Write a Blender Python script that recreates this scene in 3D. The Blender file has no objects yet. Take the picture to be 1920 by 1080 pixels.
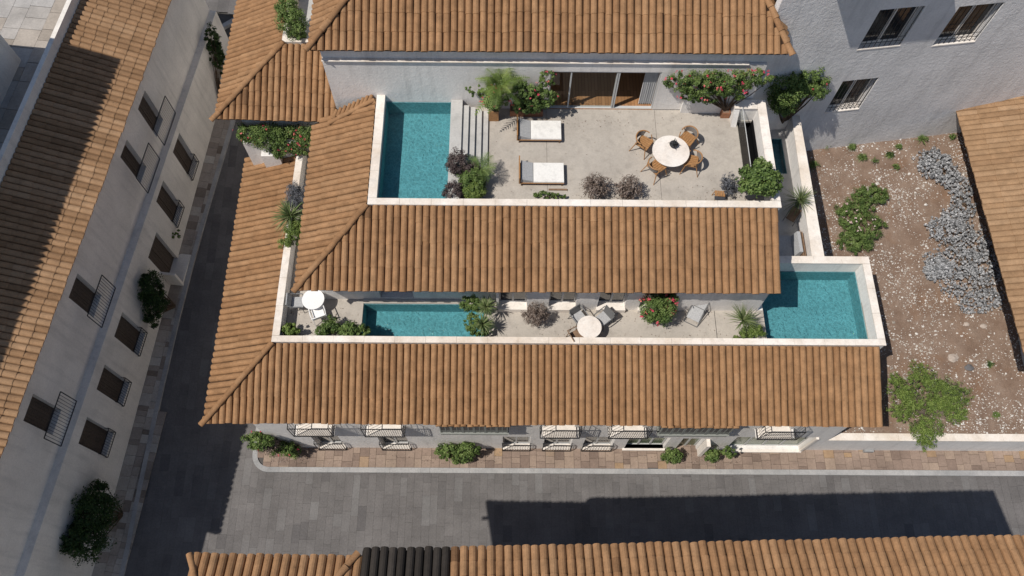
import bpy, math, random
import numpy as np
from mathutils import Vector, Matrix
R_ = math.radians
C = bpy.context.scene.collection
SC = bpy.context.scene
# ------------------------------------------------------------------ camera, sky, sun, exposure
CAMR = Matrix(((0.9999546157552109, -0.006587835757445303, -0.0068823578722320465),
               (0.003137225114495174, 0.9097949116746623, -0.415046234182982),
               (0.008995790595024436, 0.4150058061171273, 0.9097742888434712)))
CAMH = 38.0; FPX = 1517.0
cd = bpy.data.cameras.new('drone_camera'); cam = bpy.data.objects.new('drone_camera', cd); C.objects.link(cam)
cd.lens = FPX / 1920 * 36; cd.sensor_width = 36; cd.clip_start = .5; cd.clip_end = 1000
cam.matrix_world = Matrix.Translation((0, 0, CAMH)) @ CAMR.to_4x4()
SC.camera = cam
KX, KY = .55, .275                                     # east / north shift of a shadow per metre of height
ELEV = math.atan(1 / math.hypot(KX, KY)); AZT = math.atan2(KY, KX)   # travel direction of the light
world = bpy.data.worlds.new('World'); SC.world = world; world.use_nodes = True
wn = world.node_tree; bg = wn.nodes['Background']
sky = wn.nodes.new('ShaderNodeTexSky'); sky.sky_type = 'NISHITA'; sky.sun_disc = False
sky.sun_elevation = ELEV
sd = Vector((-math.cos(AZT), -math.sin(AZT)))         # towards the sun
sky.sun_rotation = math.atan2(sd.x, sd.y)
sky.altitude = 50; sky.air_density = 1.0; sky.dust_density = .6; sky.ozone_density = 1.5
wn.links.new(sky.outputs[0], bg.inputs[0]); bg.inputs[1].default_value = .08
sl = bpy.data.lights.new('sun', 'SUN'); sun = bpy.data.objects.new('sun', sl); C.objects.link(sun)
sl.energy = 4.2; sl.angle = R_(.5); sl.color = (1, .95, .88)
sun.rotation_euler = Vector((KX, KY, -1)).to_track_quat('-Z', 'Y').to_euler()
sun.location = (-30, -15, 60)
SC.view_settings.view_transform = 'Standard'; SC.view_settings.look = 'None'
SC.view_settings.exposure = 0.0; SC.view_settings.gamma = 1.0

# ------------------------------------------------------------------ survey: a sight line met with a level or a wall plane
def ray(u, v):
    return CAMR @ Vector(((u - 960) / FPX, -(v - 540) / FPX, -1))
def P(u, v, z):
    d = ray(u, v); t = (z - CAMH) / d.z
    return Vector((d.x * t, d.y * t, z))
def sm(t):
    t = min(1, max(0, t)); return t * t * (3 - 2 * t)
def zg(x, y):                                         # street level: the side lane climbs northwards
    return .085 * max(0, y - (4.5 + 5.5 * sm((x + 17) / 5))) if x < 14 else 0.0
def G(u, v):
    z = 0
    for _ in range(8):
        p = P(u, v, z); z = zg(p.x, p.y)
    return P(u, v, z)
def zgard(x, y): return 2.0 + .14 * (y - 9)

# ------------------------------------------------------------------ materials
MATS = {}
def newmat(n):
    m = bpy.data.materials.new(n); m.use_nodes = True; MATS[n] = m
    nt = m.node_tree; b = nt.nodes['Principled BSDF']
    return m, nt, b
def N(nt, t, **kw):
    n = nt.nodes.new(t)
    for k, v in kw.items():
        if k[0] == 'i': n.inputs[int(k[1:]) if k[1:].isdigit() else k[1:]].default_value = v
        else: setattr(n, k, v)
    return n
def ramp(nt, stops, src):
    r = nt.nodes.new('ShaderNodeValToRGB'); e = r.color_ramp.elements
    while len(e) < len(stops): e.new(.5)
    for i, (p, c) in enumerate(stops):
        e[i].position = p; e[i].color = (c[0], c[1], c[2], 1) if not isinstance(c, (int, float)) else (c, c, c, 1)
    nt.links.new(src, r.inputs[0]); return r.outputs[0]
def noise(nt, scale, detail=4, rough=.6, vec=None, dist=0):
    n = nt.nodes.new('ShaderNodeTexNoise'); n.inputs['Scale'].default_value = scale
    n.inputs['Detail'].default_value = detail; n.inputs['Roughness'].default_value = rough
    n.inputs['Distortion'].default_value = dist
    if vec is None: vec = coord(nt)
    nt.links.new(vec, n.inputs['Vector']); return n.outputs['Fac']
def coord(nt):
    for n in nt.nodes:
        if n.type == 'TEX_COORD': return n.outputs['Object']
    return nt.nodes.new('ShaderNodeTexCoord').outputs['Object']
def mul(nt, a, b, fac=1.0, mode='MULTIPLY'):
    m = nt.nodes.new('ShaderNodeMix'); m.data_type = 'RGBA'; m.blend_type = mode
    m.inputs[0].default_value = fac
    for s, i in ((a, 6), (b, 7)):
        if hasattr(s, 'links'): nt.links.new(s, m.inputs[i])
        else: m.inputs[i].default_value = (s[0], s[1], s[2], 1)
    return m.outputs[2]
def bump(nt, b, src, strength, dist=.02):
    n = nt.nodes.new('ShaderNodeBump'); n.inputs['Strength'].default_value = strength
    n.inputs['Distance'].default_value = dist
    nt.links.new(src, n.inputs['Height']); nt.links.new(n.outputs[0], b.inputs['Normal'])
def tone(nt):
    a = nt.nodes.new('ShaderNodeAttribute'); a.attribute_name = 'tone'; return a.outputs['Fac']
def spec(b, v, r):
    b.inputs['Specular IOR Level'].default_value = v; b.inputs['Roughness'].default_value = r

def plain(n, col, rough=.6, sp=.3, metal=0, var=.12, scale=9):
    m, nt, b = newmat(n); spec(b, sp, rough); b.inputs['Metallic'].default_value = metal
    f = ramp(nt, [(.3, 1 - var), (.7, 1 + var * .3)], noise(nt, scale))
    nt.links.new(mul(nt, col, f), b.inputs['Base Color']); return m
def plaster(n, col, stain, amt=.5, b1=.35):
    m, nt, b = newmat(n); spec(b, .15, .92)
    big = ramp(nt, [(.35, 0), (.68, 1)], noise(nt, .55, 6, .62, dist=.4))
    c = nt.nodes.new('ShaderNodeMix'); c.data_type = 'RGBA'; c.inputs[6].default_value = (*col, 1); c.inputs[7].default_value = (*stain, 1)
    mm = nt.nodes.new('ShaderNodeMath'); mm.operation = 'MULTIPLY'; mm.inputs[1].default_value = amt
    nt.links.new(big, mm.inputs[0]); nt.links.new(mm.outputs[0], c.inputs[0])
    fine = ramp(nt, [(.25, .86), (.75, 1.06)], noise(nt, 14, 5, .7))
    mp = nt.nodes.new('ShaderNodeMapping'); mp.inputs['Scale'].default_value = (3.2, 3.2, .35); nt.links.new(coord(nt), mp.inputs[0])
    streak = ramp(nt, [(.3, .86), (.5, 1.0), (.8, 1.03)], noise(nt, 1.0, 5, .6, mp.outputs[0]))
    fine = mul(nt, fine, streak)
    nt.links.new(mul(nt, c.outputs[2], fine), b.inputs['Base Color'])
    bump(nt, b, noise(nt, 6, 6, .6, dist=.8), b1, .05)
    return m
def tiles(n, stops, dirt=.35):
    m, nt, b = newmat(n); spec(b, .2, .85)
    base = ramp(nt, stops, tone(nt))
    blot = ramp(nt, [(.3, 1 - dirt), (.62, 1.0), (.8, 1.12)], noise(nt, 2.3, 7, .68))
    fine = ramp(nt, [(.3, .78), (.6, 1.05)], noise(nt, 22, 4, .75))
    speck = ramp(nt, [(.66, 1.0), (.74, .6)], noise(nt, 11, 3, .5))
    c = mul(nt, mul(nt, mul(nt, base, blot), fine), speck)
    nt.links.new(c, b.inputs['Base Color'])
    bump(nt, b, noise(nt, 30, 3, .6), .3, .01)
    return m
T = tiles('terracotta_tiles', [(0, (.045, .025, .015)), (.12, (.295, .158, .076)), (.5, (.345, .19, .093)), (1, (.39, .226, .117))])
TW = tiles('sandy_terracotta_tiles', [(0, (.26, .15, .078)), (.5, (.36, .212, .113)), (1, (.43, .27, .155))], .25)
TE = tiles('dusty_terracotta_tiles', [(0, (.27, .158, .085)), (.5, (.36, .222, .122)), (1, (.43, .28, .165))], .3)
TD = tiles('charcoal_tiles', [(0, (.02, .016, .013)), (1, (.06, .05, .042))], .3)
WH = plaster('white_plaster', (.83, .795, .755), (.68, .65, .62), .6)
WB = plaster('lane_plaster', (.84, .785, .715), (.66, .615, .56), .7)
GR = plaster('grey_rough_plaster', (.80, .775, .755), (.64, .62, .605), .8, .6)
CT = plaster('cream_coping_stone', (.86, .80, .73), (.62, .51, .40), .8, .1)
CONC = plaster('terrace_concrete', (.475, .43, .375), (.36, .325, .285), .8, .12)
CONC2 = plaster('pale_step_stone', (.52, .505, .48), (.40, .39, .37), .8, .15)
KERB = plaster('kerb_stone', (.43, .42, .41), (.27, .27, .27), .9, .5)
def slabs(n, stops):
    m, nt, b = newmat(n); spec(b, .25, .8)
    base = ramp(nt, stops, tone(nt))
    f1 = ramp(nt, [(.3, .74), (.7, 1.12)], noise(nt, .7, 7, .65))
    f2 = ramp(nt, [(.3, .82), (.65, 1.06)], noise(nt, 12, 5, .72))
    sp_ = ramp(nt, [(.68, 1.0), (.76, 1.35)], noise(nt, 5, 7, .8))
    nt.links.new(mul(nt, mul(nt, mul(nt, base, f1), f2), sp_), b.inputs['Base Color'])
    bump(nt, b, noise(nt, 16, 4, .6), .35, .02); return m
ROAD = slabs('grey_paving_strips', [(0, (.12, .112, .11)), (.3, (.148, .138, .133)), (.75, (.162, .151, .146)), (1, (.18, .172, .167))])
SIDEL = slabs('lane_stone_slabs', [(0, (.20, .16, .13)), (.3, (.33, .28, .24)), (.6, (.42, .37, .32)), (1, (.50, .46, .41))])
SIDE = slabs('warm_stone_slabs', [(0, (.20, .145, .115)), (.3, (.265, .195, .155)), (.6, (.305, .228, .18)), (.88, (.345, .26, .20)), (.93, (.33, .225, .14)), (1, (.34, .23, .14))])
FLAG = slabs('old_flagstones', [(0, (.30, .26, .22)), (.5, (.40, .35, .30)), (1, (.44, .43, .42))])
JOINT = plain('joint_sand', (.10, .092, .086), .95, .1)
WOOD = plain('oiled_teak', (.38, .20, .085), .5, .3, var=.3, scale=18)
WOODW = plain('weathered_wood', (.24, .155, .10), .75, .2, var=.3)
BROWN = plain('brown_shutter_wood', (.105, .08, .064), .7, .2, var=.35, scale=14)
IRON = plain('black_iron', (.018, .018, .02), .5, .4, var=.1)
FRAME = plain('grey_white_frame', (.50, .50, .49), .5, .3, var=.05)
BAYM = plain('grey_green_paint', (.235, .245, .225), .55, .35, var=.1)
CUSH = plain('light_grey_cushion', (.42, .42, .42), .9, .1, var=.25, scale=20)
FAB = plain('grey_woven_fabric', (.24, .22, .20), .9, .1, var=.3, scale=60)
MARB = plaster('travertine_top', (.84, .79, .73), (.62, .50, .40), .55, .05)
WHT = plain('white_lacquer', (.82, .81, .79), .4, .4, var=.03)
CURT = plain('white_curtain', (.70, .70, .70), .9, .05, var=.08)
GMET = plain('grey_metal', (.17, .17, .17), .5, .4, .3)
TERR = plain('terracotta_pot', (.34, .16, .09), .8, .2, var=.25)
DARKP = plain('charcoal_pot', (.05, .05, .055), .7, .3)
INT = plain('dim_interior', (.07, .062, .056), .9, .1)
BARK = plain('bark', (.12, .085, .06), .9, .1, var=.4, scale=20)
SILLC = plaster('pale_sill_stone', (.84, .78, .71), (.66, .58, .50), .5, .1)
def glass(n, col, rough=.06, alpha=None):
    m, nt, b = newmat(n); spec(b, .5, rough); b.inputs['Base Color'].default_value = (*col, 1)
    if alpha is not None:
        tr = nt.nodes.new('ShaderNodeBsdfTransparent'); tr.inputs[0].default_value = (*alpha, 1)
        lw = nt.nodes.new('ShaderNodeLayerWeight'); lw.inputs[0].default_value = .5
        pw = nt.nodes.new('ShaderNodeMath'); pw.operation = 'POWER'; pw.inputs[1].default_value = 5; nt.links.new(lw.outputs['Facing'], pw.inputs[0])
        fr = nt.nodes.new('ShaderNodeMath'); fr.operation = 'MULTIPLY_ADD'; fr.inputs[1].default_value = .45; fr.inputs[2].default_value = .03; nt.links.new(pw.outputs[0], fr.inputs[0])
        gl = nt.nodes.new('ShaderNodeBsdfGlossy'); gl.inputs['Roughness'].default_value = .02
        mx = nt.nodes.new('ShaderNodeMixShader')
        nt.links.new(fr.outputs[0], mx.inputs[0]); nt.links.new(tr.outputs[0], mx.inputs[1]); nt.links.new(gl.outputs[0], mx.inputs[2])
        nt.links.new(mx.outputs[0], nt.nodes['Material Output'].inputs[0])
    return m
PANE = glass('dark_window_glass', (.02, .022, .025))
PANEG = glass('green_shop_glass', (.10, .14, .075), .25)
CLEAR = glass('clear_glass', (1, 1, 1), alpha=(.86, .89, .88))
def water():
    m, nt, b = newmat('pool_water')
    tr = nt.nodes.new('ShaderNodeBsdfTransparent'); tr.inputs[0].default_value = (.70, .90, .92, 1)
    gl = nt.nodes.new('ShaderNodeBsdfGlossy'); gl.inputs['Roughness'].default_value = .04
    fr = nt.nodes.new('ShaderNodeFresnel'); fr.inputs[0].default_value = 1.33
    mx = nt.nodes.new('ShaderNodeMixShader'); bp = nt.nodes.new('ShaderNodeBump'); bp.inputs['Strength'].default_value = .9; bp.inputs['Distance'].default_value = .06
    nt.links.new(noise(nt, 6.5, 3, .55, dist=.6), bp.inputs['Height'])
    nt.links.new(bp.outputs[0], fr.inputs['Normal']); nt.links.new(bp.outputs[0], gl.inputs['Normal'])
    nt.links.new(fr.outputs[0], mx.inputs[0]); nt.links.new(tr.outputs[0], mx.inputs[1]); nt.links.new(gl.outputs[0], mx.inputs[2])
    nt.links.new(mx.outputs[0], nt.nodes['Material Output'].inputs[0]); return m
WATER = water()
def basin():
    m, nt, b = newmat('turquoise_basin_caustics'); spec(b, .2, .6)
    v = nt.nodes.new('ShaderNodeTexVoronoi'); v.feature = 'DISTANCE_TO_EDGE'; v.inputs['Scale'].default_value = 5.5
    nv = nt.nodes.new('ShaderNodeTexNoise'); nv.inputs['Scale'].default_value = 3; nt.links.new(coord(nt), nv.inputs['Vector'])
    ad = nt.nodes.new('ShaderNodeVectorMath'); ad.operation = 'MULTIPLY_ADD'; ad.inputs[1].default_value = (.4, .4, .4)
    nt.links.new(nv.outputs['Color'], ad.inputs[0]); nt.links.new(coord(nt), ad.inputs[2]); nt.links.new(ad.outputs[0], v.inputs['Vector'])
    w = ramp(nt, [(0, 1.32), (.05, 1.08), (.18, .94), (1, .88)], v.outputs['Distance'])  # pale cell edges paint rippling caustic light into the basin colour
    f = ramp(nt, [(.3, .9), (.7, 1.08)], noise(nt, 1.4, 4))
    nt.links.new(mul(nt, mul(nt, (.155, .31, .335), w), f), b.inputs['Base Color']); return m
BASIN = basin()
def leafmat(n, stops, tl=.25):
    m, nt, b = newmat(n); spec(b, .25, .55)
    c = ramp(nt, stops, tone(nt)); nt.links.new(c, b.inputs['Base Color'])
    t = nt.nodes.new('ShaderNodeBsdfTranslucent'); nt.links.new(c, t.inputs[0])
    mx = nt.nodes.new('ShaderNodeMixShader'); mx.inputs[0].default_value = tl
    nt.links.new(b.outputs[0], mx.inputs[1]); nt.links.new(t.outputs[0], mx.inputs[2])
    nt.links.new(mx.outputs[0], nt.nodes['Material Output'].inputs[0]); return m
LG = leafmat('mid_green_leaves', [(0, (.05, .09, .025)), (.5, (.14, .21, .056)), (1, (.26, .33, .11))])
LD = leafmat('dark_green_leaves', [(0, (.02, .04, .012)), (.6, (.045, .085, .022)), (1, (.09, .14, .035))])
LB = leafmat('fresh_green_leaves', [(0, (.08, .13, .03)), (.5, (.17, .24, .055)), (1, (.29, .36, .10))])
LS = leafmat('silver_grey_leaves', [(0, (.11, .115, .12)), (.4, (.29, .295, .305)), (1, (.62, .62, .63))], .1)
LP = leafmat('dusky_purple_leaves', [(0, (.05, .035, .035)), (.5, (.115, .085, .08)), (1, (.19, .15, .13))])
LDRY = leafmat('dry_brown_leaves', [(0, (.12, .085, .065)), (.5, (.26, .20, .165)), (1, (.42, .36, .31))])
LV = leafmat('lavender_leaves', [(0, (.07, .075, .085)), (.5, (.15, .155, .17)), (1, (.25, .25, .27))])
LY = leafmat('yucca_blades', [(0, (.07, .11, .035)), (.5, (.14, .19, .065)), (1, (.26, .29, .14))])
PINK = leafmat('pink_petals', [(0, (.55, .04, .09)), (.6, (.70, .10, .15)), (1, (.75, .22, .18))])
def soil():
    m, nt, b = newmat('dry_garden_soil'); spec(b, .1, .95)
    base = ramp(nt, [(.3, (.18, .118, .084)), (.55, (.25, .178, .134)), (.75, (.315, .24, .188))], noise(nt, 1.1, 8, .68))
    f = ramp(nt, [(.3, .72), (.7, 1.15)], noise(nt, 22, 5, .75))
    red = ramp(nt, [(.55, 0), (.7, .5)], noise(nt, .6, 3))
    c = mul(nt, base, f)
    mx = nt.nodes.new('ShaderNodeMix'); mx.data_type = 'RGBA'; nt.links.new(red, mx.inputs[0]); nt.links.new(c, mx.inputs[6])
    mx.inputs[7].default_value = (.22, .12, .065, 1)
    nt.links.new(mx.outputs[2], b.inputs['Base Color']); bump(nt, b, noise(nt, 9, 8, .75), .8, .06); return m
SOIL = soil()
STONE = leafmat('white_pebbles', [(0, (.30, .26, .22)), (.5, (.58, .54, .49)), (1, (.76, .73, .69))], 0)

# ------------------------------------------------------------------ mesh building
class MB:
    def __init__(s): s.v = []; s.f = []; s.m = []; s.t = []
    def quad(s, a, b, c, d, m=0, t=.5):
        i = len(s.v); s.v += [tuple(a), tuple(b), tuple(c), tuple(d)]; s.f.append((i, i+1, i+2, i+3)); s.m.append(m); s.t.append(t)
    def poly(s, pts, m=0, t=.5):
        i = len(s.v); s.v += [tuple(p) for p in pts]; s.f.append(tuple(range(i, i+len(pts)))); s.m.append(m); s.t.append(t)
    def hexa(s, b, t_, m=0, t=.5):                    # 4 bottom points (ccw from above) and 4 top points
        i = len(s.v); s.v += [tuple(p) for p in b] + [tuple(p) for p in t_]
        for f in ((3, 2, 1, 0), (4, 5, 6, 7), (0, 1, 5, 4), (1, 2, 6, 5), (2, 3, 7, 6), (3, 0, 4, 7)):
            s.f.append(tuple(i+k for k in f)); s.m.append(m); s.t.append(t)
    def box(s, x0, x1, y0, y1, z0, z1, m=0, t=.5):
        s.hexa([(x0, y0, z0), (x1, y0, z0), (x1, y1, z0), (x0, y1, z0)], [(x0, y0, z1), (x1, y0, z1), (x1, y1, z1), (x0, y1, z1)], m, t)
    def prism(s, pts, z0, z1, m=0, t=.5):
        n = len(pts); i = len(s.v)
        s.v += [(p[0], p[1], z0) for p in pts] + [(p[0], p[1], z1) for p in pts]
        s.f.append(tuple(i+k for k in reversed(range(n)))); s.f.append(tuple(i+n+k for k in range(n)))
        for k in range(n): s.f.append((i+k, i+(k+1) % n, i+n+(k+1) % n, i+n+k))
        s.m += [m] * (n+2); s.t += [t] * (n+2)
    def tube(s, a, b, r, n=6, m=0, r2=None, t=.5):
        a = Vector(a); b = Vector(b); d = (b-a)
        if d.length < 1e-6: return
        d.normalize(); u = d.orthogonal().normalized(); w = d.cross(u); r2 = r if r2 is None else r2; i = len(s.v)
        for c, rr in ((a, r), (b, r2)):
            for k in range(n):
                an = 2*math.pi*k/n; s.v.append(tuple(c + (u*math.cos(an) + w*math.sin(an))*rr))
        for k in range(n): s.f.append((i+k, i+(k+1) % n, i+n+(k+1) % n, i+n+k)); s.m.append(m); s.t.append(t)
        s.f.append(tuple(i+k for k in reversed(range(n)))); s.f.append(tuple(i+n+k for k in range(n))); s.m += [m, m]; s.t += [t, t]
    def path(s, pts, r, n=6, m=0):
        for a, b in zip(pts, pts[1:]): s.tube(a, b, r, n, m)
    def disc(s, c, r, z0, z1, n=40, m=0, ry=None):
        ry = r if ry is None else ry
        s.prism([(c[0]+r*math.cos(2*math.pi*k/n), c[1]+ry*math.sin(2*math.pi*k/n)) for k in range(n)], z0, z1, m)
    def build(s, name, mats, parent=None, smooth=False):
        me = bpy.data.meshes.new(name); me.from_pydata(s.v, [], s.f)
        if not isinstance(mats, (list, tuple)): mats = [mats]
        for m in mats: me.materials.append(m)
        me.polygons.foreach_set('material_index', s.m)
        a = me.attributes.new('tone', 'FLOAT', 'FACE'); a.data.foreach_set('value', s.t)
        if smooth: me.polygons.foreach_set('use_smooth', [True]*len(s.f))
        me.update(); o = bpy.data.objects.new(name, me); C.objects.link(o)
        if parent is not None: o.parent = parent; o.matrix_parent_inverse = Matrix.Translation(-parent.location) if parent.type == 'EMPTY' and not parent.get('local') else Matrix()
        return o
def thing(name, label, cat, loc=(0, 0, 0), group=None, rz=None):
    o = bpy.data.objects.new(name, None); C.objects.link(o); o.location = loc; o.empty_display_size = .3
    o['label'] = label; o['category'] = cat
    if group: o['group'] = group
    if rz is not None: o['local'] = 1; o.rotation_euler = (0, 0, rz)
    return o
def tag(o, label, cat, group=None):
    o['label'] = label; o['category'] = cat
    if group: o['group'] = group
    return o
def struct(o, kind='structure'): o['kind'] = kind; return o
def subpart(o, parent): o.parent = parent; return o
def copy_tree(o, parent=None):
    c = o.copy(); C.objects.link(c)
    if parent is not None: c.parent = parent
    for ch in list(o.children): copy_tree(ch, c)
    return c

class Fr:                                             # a wall frame: s along, o outwards, z up
    def __init__(f, org, d): f.o = Vector((org[0], org[1], 0)); f.d = Vector((d[0], d[1], 0)).normalized(); f.n = Vector((f.d.y, -f.d.x, 0))
    def p(f, s, o, z): return f.o + f.d*s + f.n*o + Vector((0, 0, z))
    def box(f, mb, s0, s1, o0, o1, z0, z1, m=0, t=.5):
        mb.hexa([f.p(s0, o1, z0), f.p(s1, o1, z0), f.p(s1, o0, z0), f.p(s0, o0, z0)], [f.p(s0, o1, z1), f.p(s1, o1, z1), f.p(s1, o0, z1), f.p(s0, o0, z1)], m, t)
    def wall(f, mb, s0, s1, z0, z1, o0, o1, holes, m=0):
        S = sorted({s0, s1, *[h[0] for h in holes], *[h[1] for h in holes]}); S = [x for x in S if s0 <= x <= s1]
        for a, b in zip(S, S[1:]):
            hs = sorted([(h[2], h[3]) for h in holes if h[0] <= a + 1e-6 and h[1] >= b - 1e-6]); z = z0
            for h0, h1 in hs:
                if h0 > z: f.box(mb, a, b, o0, o1, z, h0, m)
                z = h1
            if z < z1: f.box(mb, a, b, o0, o1, z, z1, m)
    def hit(f, u, v, off=0):
        d = ray(u, v); t = f.n.dot(f.o + f.n*off - Vector((0, 0, CAMH))) / f.n.dot(d); p = Vector((0, 0, CAMH)) + d*t
        return f.d.dot(p - f.o), p.z
def window(F, parent, s0, s1, z0, z1, depth=.22, o=0, mull=1, trans=0, fm=None, pm=None, fw=.06, name='window', kids='pane'):
    fm = fm or FRAME; pm = pm or PANE; mb = MB(); a, b = o-depth-.05, o-depth+.02
    F.box(mb, s0, s0+fw, a, b, z0, z1); F.box(mb, s1-fw, s1, a, b, z0, z1)
    F.box(mb, s0+fw, s1-fw, a, b, z0, z0+fw); F.box(mb, s0+fw, s1-fw, a, b, z1-fw, z1)
    w = (s1-s0-2*fw)
    for k in range(mull):
        c = s0+fw+w*(k+1)/(mull+1); F.box(mb, c-fw*.6, c+fw*.6, a, b+.006, z0+fw, z1-fw)
    for k in range(trans):
        c = z0+(z1-z0)*(k+1)/(trans+1); F.box(mb, s0+fw, s1-fw, a, b-.008, c-.02, c+.02)
    fo = mb.build(name, fm, parent)
    g = MB(); F.box(g, s0+fw*.5, s1-fw*.5, a+.015, a+.035, z0+fw*.5, z1-fw*.5)
    subpart(g.build(kids, pm, parent), fo).matrix_parent_inverse = Matrix()
    return fo

# barrel-tile slope: columns run up from the eave, clipped to the outline
def slope(mb, eave0, eave1, up, outline, pitch=.275, course=.62, rise=.11, seed=1, m=0, jit=.006, t0=.22, t1=.85, seg=6):
    rnd = random.Random(seed); E0 = Vector(eave0); E1 = Vector(eave1); ex = (E1-E0); L = ex.length; ex.normalize()
    up = Vector(up).normalized(); up = (up - ex*up.dot(ex)).normalized(); nz = ex.cross(up); nz = nz if nz.z > 0 else -nz
    pts = [((Vector(p)-E0).dot(ex), (Vector(p)-E0).dot(up)) for p in outline]
    smin = min(p[0] for p in pts); smax = max(p[0] for p in pts)
    n = max(1, round((smax-smin)/pitch)); w = (smax-smin)/n
    mb.poly([E0+ex*a+up*b-nz*.01 for a, b in pts], m, .0)
    mb.poly([E0+ex*a+up*b-nz*.13 for a, b in reversed(pts)], m, .3)
    for (a, b), (c, d) in zip(pts, pts[1:]+pts[:1]):
        mb.quad(E0+ex*a+up*b-nz*.13, E0+ex*c+up*d-nz*.13, E0+ex*c+up*d-nz*.01, E0+ex*a+up*b-nz*.01, m, .3)
    for i in range(n):
        s = smin+(i+.5)*w; hit = []
        for (a, b), (c, d) in zip(pts, pts[1:]+pts[:1]):
            if (a-s)*(c-s) < 0: hit.append(b+(d-b)*(s-a)/(c-a))
        if len(hit) < 2: continue
        lo, hi = min(hit), max(hit); colt = rnd.uniform(t0+.08, t1-.08); off = rnd.uniform(-jit, jit)
        y = lo - rnd.uniform(.0, .04) - .03; k = 0; ca = course*rnd.uniform(.96, 1.04)
        while y < hi - .02:
            y2 = min(y+ca+.05, hi+.02); r0 = w*.482; r1 = w*.452; h0 = rise*1.2; h1 = rise*1.08
            tn = min(1, max(0, colt+rnd.gauss(0, .11))); li = .008; jx = off+rnd.uniform(-jit, jit)
            i0 = len(mb.v)
            for q in range(seg+1):
                an = math.pi*q/seg; mb.v.append(tuple(E0+ex*(s+jx-r0*math.cos(an))+up*y+nz*(h0*math.sin(an)+li)))
            for q in range(seg+1):
                an = math.pi*q/seg; mb.v.append(tuple(E0+ex*(s+jx-r1*math.cos(an))+up*y2+nz*(h1*math.sin(an)-.004)))
            for q in range(seg):
                mb.f.append((i0+q, i0+q+1, i0+seg+2+q, i0+seg+1+q)); mb.m.append(m); mb.t.append(tn)
            i1 = len(mb.v)
            for q in range(seg+1):
                an = math.pi*q/seg; mb.v.append(tuple(E0+ex*(s+jx-r0*.8*math.cos(an))+up*y+nz*(h0*.75*math.sin(an))))
            for q in range(seg):
                mb.f.append((i1+q, i1+q+1, i0+q+1, i0+q)); mb.m.append(m); mb.t.append(max(0, tn-.1))
            mb.f.append(tuple(i1+q for q in range(seg+1))); mb.m.append(m); mb.t.append(.0 if k == 0 else .15)
            y += ca; k += 1
def caps(mb, a, b, r=.15, L=.5, seed=3, m=0, lift=.06):
    rnd = random.Random(seed); a = Vector(a); b = Vector(b); d = b-a; tot = d.length; d.normalize()
    u = d.cross(Vector((0, 0, 1))).normalized(); w = u.cross(d); w = w if w.z > 0 else -w; y = 0; seg = 8
    while y < tot:
        y2 = min(y+L+.06, tot+.05); t = rnd.uniform(.2, .85); i = len(mb.v); j = rnd.uniform(-.012, .012)
        for yy, rr, lf in ((y, r, lift+.018), (y2, r*.86, lift-.01)):
            for q in range(seg+1):
                an = math.pi*q/seg; mb.v.append(tuple(a+d*yy+u*(rr*math.cos(an)+j)+w*(rr*.85*math.sin(an)+lf-.02)))
        for q in range(seg): mb.f.append((i+q, i+q+1, i+seg+2+q, i+seg+1+q)); mb.m.append(m); mb.t.append(t)
        mb.f.append(tuple(i+q for q in range(seg+1))); mb.m.append(m); mb.t.append(.25)
        y += L*rnd.uniform(.95, 1.05)

# ------------------------------------------------------------------ plants
def leafcloud(pos, nrm, size, tone_, rs, wid=.5, up=.35):
    n = len(pos); v = rs.normal(size=(n, 3)); v /= np.linalg.norm(v, axis=1)[:, None]
    nn = nrm + v*.9 + np.array([0, 0, up]); nn /= np.linalg.norm(nn, axis=1)[:, None]
    a = np.cross(nn, rs.normal(size=(n, 3))); a /= np.linalg.norm(a, axis=1)[:, None]+1e-9; b = np.cross(nn, a)
    L = (size*rs.uniform(.6, 1.3, n))[:, None]; W = L*wid*.5
    return np.stack([pos-a*L*.5, pos+b*W+nn*L*.08, pos+a*L*.5-nn*L*.06, pos-b*W+nn*L*.08], 1)
def cloudmesh(name, quads, tones, mat, parent):
    n = len(quads); me = bpy.data.meshes.new(name); me.vertices.add(n*4); me.vertices.foreach_set('co', quads.reshape(-1).astype(np.float32))
    me.loops.add(n*4); me.loops.foreach_set('vertex_index', np.arange(n*4, dtype=np.int32)); me.polygons.add(n)
    me.polygons.foreach_set('loop_start', np.arange(0, n*4, 4, dtype=np.int32)); me.polygons.foreach_set('loop_total', np.full(n, 4, dtype=np.int32))
    me.materials.append(mat); a = me.attributes.new('tone', 'FLOAT', 'FACE'); a.data.foreach_set('value', np.clip(tones, 0, 1).astype(np.float32))
    me.update(calc_edges=True); me.validate(); o = bpy.data.objects.new(name, me); C.objects.link(o)
    if parent is not None: o.parent = parent; o.matrix_parent_inverse = Matrix.Translation(-parent.location)
    return o
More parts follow.
